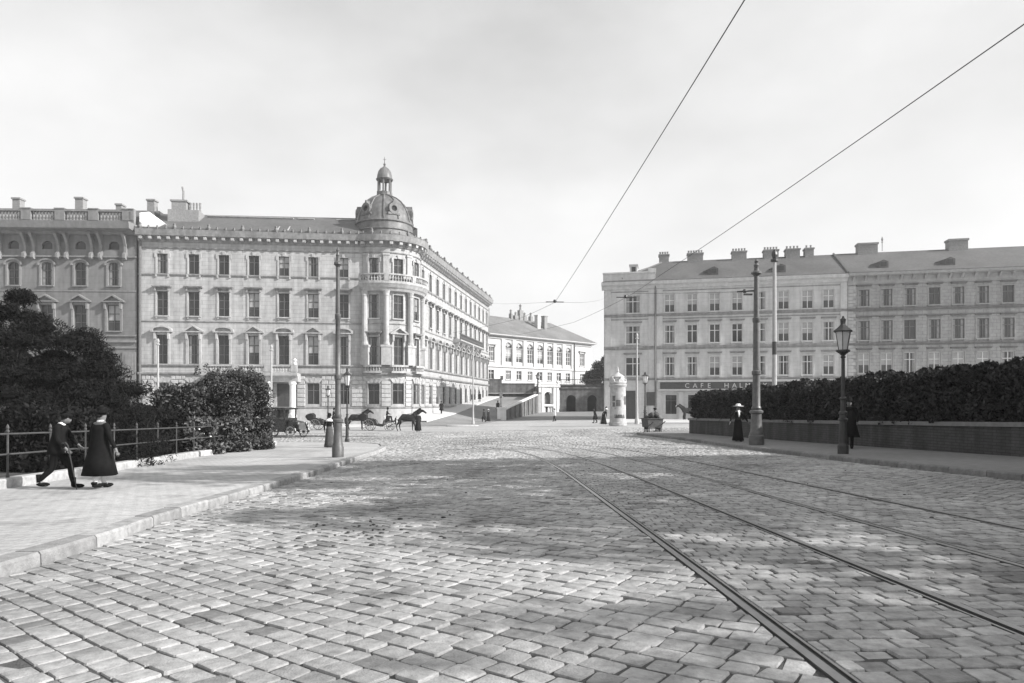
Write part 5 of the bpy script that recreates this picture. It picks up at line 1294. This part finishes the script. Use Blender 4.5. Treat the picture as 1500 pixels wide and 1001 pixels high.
def person(label, loc, rz, H=1.7, kind='man', stride=.2, lean=0, hat='cap', top=None, low=None, coat=0, armL=None, armR=None, skirt=None, collar=False, sub=1, seated=False, fingers=False, group=None, hat_m=None, bend=0, back_m=None, bulk=1.0, boot=.15):
    top = top or m_dark; low = low or m_dark; k = H / 1.72
    t = thing('person', label, 'person', loc, rz, group); t.scale = (k * bulk, k, k); coat = coat or (0 if (skirt or seated) else .78)
    la = rad(lean); hip = .93
    def up(x, y, z):                                     # lean the trunk forward (+y) about the hips
        zz = z - hip; return (x, y * math.cos(la) + zz * math.sin(la), hip + zz * math.cos(la) - y * math.sin(la))
    fem = kind == 'woman'; sw = .165 if fem else .19
    if seated:
        kneeL, ankL, toeL = (-.11, .45, .92), (-.11, .52, .48), (-.11, .66, .43); kneeR, ankR, toeR = (.11, .45, .92), (.12, .52, .48), (.12, .66, .43)
    else:
        s = stride
        kneeL, ankL, toeL = (-.09, s * .62 + .05, .50), (-.085, s, .085), (-.09, s + .17, .035)
        kneeR, ankR, toeR = (.09, -s * .42 + .06, .47 - s * .05), (.085, -s * 1.1, .10 + s * .28), (.09, -s * 1.1 + .16, .035 + s * .08)
    aL = armL or [(-.26, -stride * .3, 1.14), (-.25, -stride * .5 + .08, .9)]; aR = armR or [(.26, stride * .3, 1.14), (.25, stride * .5 + .08, .9)]
    nk, hd = up(0, .01, 1.47), up(0, .03 + bend, 1.585 - bend * .35)
    def body(f, parts):
        b = Sk(); P0 = b.chain([((0, 0, hip), (.135 * f, .105 * f))])
        if 'torso' in parts:
            ch = b.chain([(up(0, 0, 1.08), (.12 * f, .095 * f)), (up(0, 0, 1.28), (.145 * f, .105 * f)), (up(0, 0, 1.4), (.12 * f, .09 * f))], P0)
            if 'head' in parts:
                h0 = b.chain([(nk, .052)], ch); hx, hy, hz = hd
                hh = b.chain([((hx, hy, hz), (.078, .095)), ((hx, hy - .008, hz + .07), (.074, .088)), ((hx, hy - .01, hz + .12), (.045, .055))], h0)
                b.chain([((hx, hy + .075, hz - .045), .034)], hh - 2); b.chain([((hx, hy + .098, hz + .005), .011)], hh - 2)
                for sx in (-1, 1): b.chain([((hx + sx * .082, hy - .015, hz + .005), (.012, .022))], hh - 2)
            if 'arms' in parts:
                for sx, (el, wr) in ((-1, aL), (1, aR)):
                    sh_ = up(sx * sw, 0, 1.405); elb = up(*el) if not seated else el; wri = up(*wr) if not seated else wr
                    d = (Vector(wri) - Vector(elb)).normalized(); hand = tuple(Vector(wri) + d * .09)
                    pts = [(sh_, .062 * f), (elb, .048 * f), (wri, .034 * f)]
                    if 'hands' in parts: pts.append((hand, (.03, .018)))
                    e = b.chain(pts, ch)
        if 'legs' in parts:
            for sx, kn, an, to in ((-1, kneeL, ankL, toeL), (1, kneeR, ankR, toeR)):
                b.chain([((sx * .085, 0, hip - .06), .092 * f), (kn, .062 * f), (((kn[0] + an[0]) / 2, (kn[1] + an[1]) / 2 - .015, (kn[2] + an[2]) / 2), .056 * f), (an, .04 * f)] + ([(to, (.038, .03))] if 'feet' in parts else []), P0)
        return b
    B = body(.92, ('torso', 'head', 'arms', 'hands', 'legs', 'feet')); skin('body', B.V, B.R, B.E, m_skin, t, sub)
    J = body(1.12, ('torso', 'arms')); skin('jacket', J.V, J.R, J.E, top, t, sub)
    if fingers:
        for sx, (el, wr) in ((-1, aL), (1, aR)):
            elb, wri = Vector(up(*el)), Vector(up(*wr)); d = (wri - elb).normalized(); side = d.cross(Vector((1, 0, 0))).normalized(); h0 = wri + d * .085; hm = MB()
            for q in range(4): o_ = h0 + side * (q - 1.5) * .019; ln = (.075, .088, .083, .065)[q]; hm.tube([tuple(o_), tuple(o_ + d * ln * .55), tuple(o_ + d * ln * .95 + Vector((-sx * .025, 0, 0)))], [.0095, .009, .007], 5)
            o_ = wri + d * .03 + side * .03; hm.tube([tuple(o_), tuple(o_ + side * .03 + d * .035), tuple(o_ + side * .035 + d * .065)], [.011, .010, .008], 5)
            hm.build('hand', m_skin, t, True)
    if not skirt:
        Lg = body(1.16, ('legs',)); Lg.R[0] = (.11, .085); skin('trousers', Lg.V, Lg.R, Lg.E, low, t, sub)
    for an, to in ((ankL, toeL), (ankR, toeR)):
        mb = MB(); a, b_ = Vector(an), Vector(to); mb.ell(tuple((a + b_) / 2 + Vector((0, 0, -.012))), .05, .145, .05, 8, 5); mb.tube([tuple(a + Vector((0, -.01, boot))), tuple(a + Vector((0, 0, -.03)))], [.058, .055], 8); mb.build('shoe', back_m or m_black, t, True)
    if coat:                                             # coat skirt down to height coat
        rr = [(*up(0, 0, 1.40), .17, .10, 0), (*up(0, 0, 1.3), .2, .135, 0), (*up(0, 0, 1.12), .195, .15, 0), (0, .0, hip, .215, .18, .01), (0, 0, (hip + coat) / 2, .25 + stride * .15, .21 + stride * .3, .03), (0, 0, coat, .31 + stride * .2, .25 + stride * .45, .05)]
        if coat > .6: rr[-2:] = [(0, 0, coat, .225, .2, .015)]
        mb = MB(); mb.loft(rr, 18); mb.build('coat_skirt', top, t, True)
    if skirt:
        rr = [(0, up(0, 0, 1.08)[1], 1.10, .125, .1, 0), (0, 0, .95, .17, .15, .01), (0, 0, .6, .2, .19 + stride * .2, .025), (0, 0, .25, .235, .225 + stride * .4, .05), (0, 0, skirt, .27, .26 + stride * .5, .06)]
        mb = MB(); mb.loft(rr, 20); mb.build('skirt', low, t, True)
    hx, hy, hz = hd; mb = MB()
    mb._ell((hx, hy - .022, hz + .045), .088, .1, .095, 12, 7)
    if fem: mb._ell((hx, hy - .1, hz + .03), .06, .05, .06, 8, 5)
    mb.build('hair', m_hair, t, True)
    if sub > 1:
        mb = MB()
        for sx in (-1, 1): mb._ell((hx + sx * .03, hy + .078, hz + .025), .012, .008, .008, 6, 4)
        mb.build('eyes', m_black, t)
    hm = hat_m or m_black; mb = MB()
    if hat == 'cap': mb.lathe([(.098, .06), (.115, .09), (.12, .12), (.085, .15), (.02, .158)], (hx, hy - .01, hz), 12); mb.loft([(hx, hy + .1, hz + .062, .075, .07, 0), (hx, hy + .1, hz + .074, .075, .07, 0)], 10)
    elif hat == 'bowler': mb.lathe([(.16, .075), (.165, .085), (.1, .09), (.1, .16), (.07, .205), (.01, .215)], (hx, hy, hz), 14)
    elif hat == 'top': mb.lathe([(.16, .08), (.165, .09), (.1, .095), (.098, .2), (.108, .255), (.01, .256)], (hx, hy, hz), 14)
    elif hat == 'wide':
        mb.lathe([(.25, .09), (.255, .1), (.12, .12), (.115, .19), (.06, .22), (.01, .225)], (hx, hy, hz), 16)
    elif hat == 'straw': mb.lathe([(.19, .08), (.19, .095), (.1, .1), (.098, .17), (.01, .172)], (hx, hy, hz), 14)
    if hat: mb.build('hat', hm, t, hat in ('bowler', 'wide'))
    if hat == 'wide' and hm is m_straw:
        mb = MB(); mb._ell((hx - .02, hy - .02, hz + .27), .1, .09, .1, 8, 5); mb._ell((hx + .03, hy, hz + .36), .05, .05, .07, 7, 4); mb.build('plume', m_black, t, True)
    if collar:
        mb = MB(); mb.lathe([(.072, -.035), (.078, .0), (.07, .03)], nk, 12, cap=False, sx=1, sy=1); mb.build('collar', m_white, t, True)
    return t

# the two walkers by the fence
pl_ = at(84, 716, .13)
w_1 = person('stooping walker in a flat cap and short jacket striding along the fence with a stick', pl_, rad(-80), 1.57, 'man', .30, 9, 'cap', m_black, m_black, armL=[(-.25, .16, 1.14), (-.17, .36, 1.02)], armR=[(.25, .08, 1.12), (.22, .26, .96)], collar=True, sub=2, fingers=True, bend=.07)
stick = thing('walking_stick', 'thin walking stick held by the stooping walker in the flat cap', 'walking stick', (0, 0, 0))
a = Vector((pl_.x + .36, pl_.y - .22, pl_.z + .90)); mb = MB(); mb.tube([a, a + Vector((.22, -.06, -.89))], [.013, .009], 6); mb.tube([a, a + Vector((-.05, 0, .06)), a + Vector((-.12, 0, .04))], .014, 6); mb.build('shaft', m_irond, stick)
pl2 = at(146, 716, .13)
w_2 = person('walker seen from behind in a long flared dark coat, pale stockings and round hat', pl2, rad(-24), 1.6, 'woman', .17, 2, 'bowler', m_black, m_straw, coat=.30, bulk=1.14, boot=.015, collar=True, sub=2, fingers=True, armL=[(-.29, .02, 1.12), (-.37, .08, .88)], armR=[(.29, .0, 1.12), (.37, .07, .87)])
# woman by the tram pole, from behind
q = at(482.5, 655.5, .13); person('woman seen from behind in a long dark skirt with a broad white collar', q, rad(8), 1.56, 'woman', .03, 0, 'bowler', m_black, m_grey, skirt=.03, sub=2, fingers=True, hat_m=m_black)
tw_ = bpy.context.scene.objects[-1]
def last_person(): return [o for o in C.objects if o.name.split('.')[0] == 'person'][-1]
lp = last_person(); mb = MB(); mb.loft([(0, 0, 1.36, .215, .135, .0), (0, 0, 1.42, .19, .125, 0), (0, 0, 1.5, .075, .07, 0)], 16); mb.build('collar', m_white, lp, True)
# woman in the white hat facing us
q = at(1081, 647, .13); rwm = person('woman in a dark suit with white blouse front and plumed white hat, walking towards us', q, rad(186), 1.6, 'woman', .06, 0, 'wide', m_black, m_black, skirt=.05, sub=2, fingers=True, hat_m=m_straw, armL=[(-.33, .02, 1.16), (-.47, .06, .93)], armR=[(.32, .02, 1.16), (.42, .08, .93)])
mb = MB(); mb.loft([(0, .115, 1.16, .018, .01, 0), (0, .128, 1.3, .042, .012, 0), (0, .105, 1.42, .05, .012, 0), (0, .07, 1.48, .05, .014, 0)], 10); mb.build('blouse_front', m_white, rwm, True)
q = at(1244, 657, .13); person('dark coated person half hidden behind the large gas lamp', q, rad(150), 1.7, 'man', .08, 0, 'bowler', m_black, m_black, coat=.4, sub=1)
# people farther off
def far(label, px, py, rz, z=None, **k):
    q = at(px, py) if z is None else z; return person(label, q, rad(rz), sub=1, **k)
far('groom in a long dark coat standing at the head of the cab horse', 612.5, 632.5, 20, H=1.68, stride=.03, hat='bowler', coat=.1)
far('dark suited man in a bowler walking at the foot of the ramp', 709, 619, 60, stride=.22, hat='bowler', coat=.5)
far('person in a straw hat beside the dark suited man at the ramp foot', 715.5, 618, 55, stride=.12, hat='straw', hat_m=m_straw, kind='woman', low=m_dark, skirt=.04)
z = Vector((-2.2, 106, ramp_z(-2.2, 106))); person('person in dark clothes walking up the ramp street', z, rad(5), 1.7, 'man', .15, 0, 'bowler', coat=.5)
far('man in a white shirt and dark trousers crossing before the fountain', 812.5, 617.5, 100, H=1.66, stride=.16, hat='cap', top=m_white, low=m_black, hat_m=m_dark)
far('stooping person in dark clothes next to the advertising column', 884.5, 622, -60, stride=.22, lean=28, hat='wide', hat_m=m_straw, kind='woman', low=m_black, skirt=.05)
far('bareheaded dark clothed person ahead of the stooping one by the advertising column', 872, 620, 70, stride=.15, lean=12, hat=None, coat=.45)
for Y_, dx, lab in ((94, 1.6, 'single pedestrian on the pavement climbing past the palace flank'), (116, 1.2, 'dark pedestrian far up the ramp pavement, first of a pair'), (117.5, 2.0, 'second pedestrian of the pair far up the ramp pavement')):
    x = RX_L(Y_) + dx; person(lab, (x, Y_, ramp_z(x, Y_) + .13), rad(10 if Y_ > 100 else 170), 1.68, 'man', .15, 0, 'bowler', coat=.5)

# ------------------------------------------------------------------ horses
def horse(label, loc, rz, coat, step=.12, face=None, group='cab horses'):
    t = thing('horse', label, 'horse', loc, rz, group); b = Sk()
    r0 = b.chain([((-.2, 0, 1.20), (.3, .36))])
    rump = b.chain([((-.55, 0, 1.25), (.3, .34)), ((-.86, 0, 1.22), (.23, .28))], r0)
    chst = b.chain([((.2, 0, 1.19), (.3, .37)), ((.54, 0, 1.25), (.26, .33))], r0)
    hd = b.chain([((.76, 0, 1.48), (.15, .25)), ((.98, 0, 1.7), (.115, .19)), ((1.16, 0, 1.87), (.095, .14)), ((1.34, 0, 1.86), (.09, .125)), ((1.55, 0, 1.70), (.068, .085)), ((1.68, 0, 1.6), (.065, .07))], chst)
    for s in (-1, 1):
        b.chain([((1.17, s * .06, 2.0), (.03, .02)), ((1.17, s * .075, 2.1), (.012, .01))], hd - 3)
        st = step * s
        b.chain([((-.82, s * .13, 1.02), (.16, .22)), ((-.70 + st * .5, s * .15, .80), (.11, .15)), ((-.92 + st, s * .15, .52), .064), ((-.86 + st, s * .15, .2), .047), ((-.84 + st, s * .15, .12), .044), ((-.78 + st, s * .15, .02), (.055, .05))], rump)
        b.chain([((.52, s * .14, .98), (.12, .16)), ((.48 - st * .6, s * .15, .76), .09), ((.53 - st, s * .15, .46), .062), ((.52 - st, s * .15, .2), .045), ((.52 - st, s * .15, .12), .042), ((.57 - st, s * .15, .02), (.052, .046))], chst)
    skin('body', b.V, b.R, b.E, coat, t, 2)
    mb = MB(); mb.tube([(-1.02, 0, 1.32), (-1.12, 0, 1.15), (-1.14, .02, .85), (-1.1, 0, .55)], [.05, .075, .075, .03], 7); mb.build('tail', m_hair, t, True)
    mb = MB()
    for i in range(9):
        q = i / 8; x = .6 + .54 * q; z = 1.64 + .36 * q; mb._ell((x - .06, .03, z), .07, .045, .11, 6, 4)
    mb.build('mane', m_hair, t, True)
    mb = MB(); A = [2 * PI * i / 12 for i in range(13)]
    mb.tube([(.62 - .1 * math.cos(a) * 1.2, .2 * math.sin(a), 1.38 + .34 * math.cos(a)) for a in A], .045, 5); mb.tube([(-.02, .3 * math.sin(a), 1.22 + .33 * math.cos(a)) for a in A], .028, 4)
    mb.tube([(-.02, 0, 1.55), (.5, 0, 1.62)], .02, 4)
    for s in (-1, 1): mb.tube([(.6, s * .22, 1.25), (-.4, s * .33, 1.1), (-1.2, s * .38, 1.0)], .02, 4)
    mb.build('harness', m_leather, t)
    mb = MB()
    for s in (-1, 1): mb.tube([(1.22, s * .095, 1.96), (1.34, s * .1, 1.82), (1.56, s * .075, 1.68)], .014, 4); mb.box(1.3, 1.42, s * .105 - .01, s * .105 + .01, 1.8, 1.92)
    mb.tube([(1.56, -.08, 1.68), (1.58, 0, 1.8), (1.56, .08, 1.68)], .014, 4); mb.build('bridle', m_leather, t)
    for s in (-1, 1):
        mb = MB(); mb._ell((1.36, s * .085, 1.92), .018, .012, .018, 6, 4); mb.build('eye', m_black, t)
    if face:
        mb = MB(); mb._ell((1.5, 0, 1.8), .15, .06, .06, 8, 5); mb.build('blaze', face, t, True)
    return t
def wheel(parent, x, y, r, m_rim=m_spoke, ns=10, name='wheel', tyre=.035):
    t = link(name, None, parent, (x, y, r)); mb = MB(); A = [2 * PI * i / 20 for i in range(21)]
    mb.tube([(r * math.cos(a), 0, r * math.sin(a)) for a in A][:20] + [(r, 0, .0001)], tyre, 5, False)
    mb.build('rim', m_rim, t)
    mb = MB()
    for i in range(ns): a = 2 * PI * i / ns; mb.tube([(.06 * math.cos(a), 0, .06 * math.sin(a)), (r * math.cos(a), 0, r * math.sin(a))], .018, 4)
    mb.build('spokes', m_rim, t); mb = MB(); mb.tube([(0, -.1, 0), (0, .1, 0)], .075, 8); mb.build('hub', m_coach, t); return t
def cab(label, loc, rz, group='horse cabs'):
    t = thing('horse_cab', label, 'horse cab', loc, rz, group)
    for s in (-1, 1): wheel(t, -.95, s * .72, .52, ns=12); wheel(t, .95, s * .68, .42, ns=10)
    mb = MB(); body = [(-1.45, .95), (-1.35, .62), (-.9, .5), (-.25, .48), (-.1, .42), (.35, .42), (.42, .55), (.5, .95), (.42, 1.0), (.34, .62), (-.15, .62), (-.3, 1.0), (-1.2, 1.05)]
    mb.prism(body[:9] + [(.44, .98)] + body[9:], -.6, .6); mb.build('body', m_coach, t)
    mb = MB(); mb.box(-1.25, -.4, -.55, .55, .95, 1.08); mb.box(-1.3, -1.15, -.55, .55, 1.05, 1.5); mb.build('seat', m_leather, t)
    mb = MB()
    for i, w in enumerate((.62, .59, .56)): x = -.09 * i; z = .05 * i; mb.prism([(-1.28 + x, 1.0 - z), (-1.2 + x, 1.5 - z), (-1.36 + x, 1.66 - z), (-1.66 + x, 1.58 - z), (-1.74 + x, 1.4 - z), (-1.52 + x, 1.08 - z)][::-1], -w, w)
    mb.build('folded_hood', m_leather, t)
    mb = MB(); mb.box(.5, 1.0, -.5, .5, 1.15, 1.3); mb.box(.55, .95, -.42, .42, .75, 1.15); mb.prism([(1.0, .72), (1.45, .85), (1.5, 1.05), (1.44, 1.05), (1.38, .9), (1.0, .8)], -.45, .45); mb.build('box_seat', m_coach, t)
    mb = MB()
    for s in (-1, 1):
        mb.tube([(-1.5, s * .72, .95), (-1.2, s * .72, 1.15), (-.7, s * .72, 1.12), (-.4, s * .72, .85), (.2, s * .7, .36), (.5, s * .7, .55), (.95, s * .68, .95), (1.4, s * .68, .8)], .03, 5)
    mb.build('mudguard', m_coach, t)
    mb = MB(); mb.tube([(-.95, -.72, .52), (-.95, .72, .52)], .035, 6); mb.tube([(.95, -.68, .42), (.95, .68, .42)], .035, 6)
    for s in (-1, 1): mb.tube([(1.0, s * .3, .5), (1.6, s * .38, .72), (3.3, s * .36, 1.0)], .03, 5)
    mb.build('shafts', m_wood, t)
    for s in (-1, 1):
        mb = MB(); mb.lathe([(.03, 0), (.08, .08), (.09, .26), (.1, .27), (.04, .36)], (.55, s * .58, 1.05), 6); mb.build('lamp', m_lglass, t)
    return t
g_ = at(556, 631); hd_ = rad(3)
cab('open horse cab with folded hood and its driver on the box', g_, hd_)
hz_ = at(602, 631.5); horse('dark cab horse standing in profile before the pale corner palace', (g_.x + 3.0, hz_.y - .1, hz_.z), hd_, m_horse)
person('coachman in dark clothes sitting on the box of the open cab', (g_.x + .68, g_.y, g_.z + .50), rad(-87), 1.6, 'man', 0, 6, 'top', coat=0, seated=True, armL=[(-.24, .14, 1.18), (-.12, .4, 1.12)], armR=[(.24, .14, 1.18), (.12, .4, 1.12)])
g2 = at(478, 630); cab('horse cab waiting behind the dark skirted woman', g2, rad(2)); horse('cab horse half hidden by the tall ringed tram pole', (g2.x + 3.0, g2.y, g2.z), rad(2), m_horse, .06)
person('coachman on the cab waiting behind the woman', (g2.x + .68, g2.y, g2.z + .5), rad(-87), 1.6, 'man', 0, 6, 'top', seated=True, armL=[(-.24, .14, 1.18), (-.12, .4, 1.12)], armR=[(.24, .14, 1.18), (.12, .4, 1.12)])
g3 = at(1042, 616); cab('horse cab mostly hidden behind the hedge corner', g3, rad(180))
g4 = at(996, 619); horse('grey faced cab horse in front of the cafe window', (g3.x - 3.05, g3.y - .42, g4.z), rad(180), m_horse, .1, m_white); horse('dark cab horse harnessed on the far side of the grey faced one', (g3.x - 2.85, g3.y + .42, g3.z), rad(184), m_horse, -.1)

# ------------------------------------------------------------------ motor car
q = at(426, 641.5); ch = rad(-26); ca = thing('motor_car', 'black early motor car with a closed cabin and spoked wheels beside the tall bush', 'car', (q.x - 1.62 * math.cos(ch) - .7 * math.sin(ch) * -1 * -1, q.y - 1.62 * math.sin(ch) + .70 * math.cos(ch), q.z), ch)
for x in (-1.35, 1.55):
    for s in (-1, 1): wheel(ca, x, s * .68, .39, m_rubber, 12, 'wheel', .06)
mb = MB(); mb.box(-1.9, .95, -.62, .62, .55, 1.28); mb.prism([(.95, .55), (2.0, .6), (2.02, 1.1), (.95, 1.28)], -.42, .42); mb.prism([(.3, .45), (1.0, .45), (1.0, .55), (.3, .55)], -.7, .7); mb.build('body', m_coach, ca)
mb = MB(); mb.box(-1.95, 1.0, -.66, .66, 2.02, 2.12); mb.box(-1.85, .9, -.6, .6, 2.12, 2.17)
for x in (-1.85, -.9, -.05, .82):
    for s in (-1, 1): mb.box(x, x + .1, s * .58 - .03, s * .58 + .03, 1.28, 2.03)
mb.box(-1.88, -1.8, -.6, .6, 1.28, 1.98); mb.box(.92, .98, -.6, .6, 1.28, 1.42); mb.build('cabin', m_coach, ca)
mb = MB()
for s in (-1, 1): mb.box(-1.75, -.05, s * .57 - .008, s * .57 + .008, 1.29, 1.97)
mb.box(-1.78, -1.765, -.55, .55, 1.3, 1.95); mb.box(.02, .035, -.55, .55, 1.3, 1.96); mb.build('window', m_glass, ca)
mb = MB()
for s in (-1, 1):
    for x in (-1.35, 1.55): mb.tube([(x + .5 * math.cos(a), s * .68, .39 + .5 * math.sin(a)) for a in [rad(t) for t in range(-5, 186, 19)]], .06, 5)
    mb.box(-.9, 1.1, s * .7 - .12, s * .7 + .12, .4, .45)
mb.build('mudguard', m_coach, ca)
for s in (-1, 1):
    mb = MB(); mb.lathe([(.05, 0), (.12, .08), (.13, .2), (.11, .21)], (0, 0, 0), 10); o = mb.build('headlight', m_railh, ca, True); o.location = (1.95, s * .4, 1.0); o.rotation_euler = (0, PI / 2, 0)
mb = MB(); mb.box(2.02, 2.06, -.36, .36, .6, 1.08); mb.build('radiator', m_railh, ca)
mb = MB(); A = [2 * PI * i / 14 for i in range(15)]; mb.tube([(.55 + .08 * math.sin(a), .25 + .2 * math.cos(a), 1.45 + .18 * math.sin(a)) for a in A], .015, 4); mb.tube([(.55, .25, 1.45), (.8, .25, 1.15)], .02, 5); mb.build('steering_wheel', m_wood, ca)

# ------------------------------------------------------------------ hand cart on the far corner of the pavement
q = at(956, 635.5, .0); ct = thing('hand_cart', 'dark two wheeled hand cart loaded with bundles by the kerb', 'hand cart', q, rad(8))
for s in (-1, 1): wheel(ct, s * .42, .1, .36, m_wood, 8); 
for o in [c for c in ct.children if c.name.startswith('wheel')]: o.rotation_euler = (0, 0, PI / 2)
mb = MB(); mb.prism([(-.46, .42), (.46, .42), (.54, .98), (-.54, .98)], -.55, .75); mb.prism([(-.58, .98), (.58, .98), (.58, 1.03), (-.58, 1.03)], -.6, .8); mb.build('box', m_wood, ct)
mb = MB()
for s in (-1, 1): mb.tube([(s * .38, -.4, .55), (s * .38, -1.3, .85)], .03, 6); mb.tube([(s * .4, -.5, .5), (s * .42, -.5, .02)], .035, 6)
mb.tube([(-.45, .1, .36), (.45, .1, .36)], .03, 6); mb.build('handles', m_wood, ct)
R = random.Random(3); ld = thing('cart_load', 'heap of dark bundles lying in the hand cart', 'bundles', (q.x, q.y, q.z + 1.0)); mb = MB()
for _ in range(14): mb._ell((R.uniform(-.35, .45), R.uniform(-.3, .5), R.uniform(.0, .3)), R.uniform(.12, .22), R.uniform(.12, .22), R.uniform(.1, .2), 7, 5)
mb.build('bundles', m_grey, ld, True)['kind'] = 'stuff'
q = at(966, 634.5); person('porter in dark clothes bending over the loaded hand cart', (q.x + .1, q.y + 1.0, q.z), rad(60), 1.72, 'man', .1, 16, 'cap', coat=.5)
q = at(677, 624.5); isl = thing('traffic_island', 'low stone kerb island at the foot of the slim grey pole', 'traffic island', q); mb = MB(); mb.lathe([(1.3, -.1), (1.3, .1), (1.2, .14)], n=20, sx=1.4, sy=.5); mb.build('island_stone', m_trimD, isl)

R = random.Random(77); mb = MB()
for i in range(110):
    if i < 60: x, y = -1.9 + R.gauss(0, .55), 8.9 + R.gauss(0, .8)
    else: x, y = R.uniform(-4.3, 8.5), R.uniform(4, 34)
    s = R.uniform(.008, .026); mb._ell((x, y, g0(x, y) + .006), s * R.uniform(.8, 1.8), s * R.uniform(.8, 1.6), s * .6, 6, 4)
o = mb.build('horse_dung', m_soil, None, True); o['kind'] = 'stuff'; o['label'] = 'dry crumbs of dung and dirt scattered on the cobbles'
# ------------------------------------------------------------------ thin morning haze
hz = MB(); hz.box(-320, 320, -60, 420, -4.5, 34)
m_haze = bpy.data.materials.new('haze'); m_haze.use_nodes = True; nt = m_haze.node_tree; nt.nodes.remove(nt.nodes['Principled BSDF'])
v = nt.nodes.new('ShaderNodeVolumePrincipled'); v.inputs['Color'].default_value = (.95, .95, .95, 1); v.inputs['Density'].default_value = .0007; v.inputs['Anisotropy'].default_value = .3
nt.links.new(v.outputs[0], nt.nodes['Material Output'].inputs['Volume'])
o = hz.build('haze', m_haze); o['kind'] = 'stuff'; o['label'] = 'pale haze over the square'
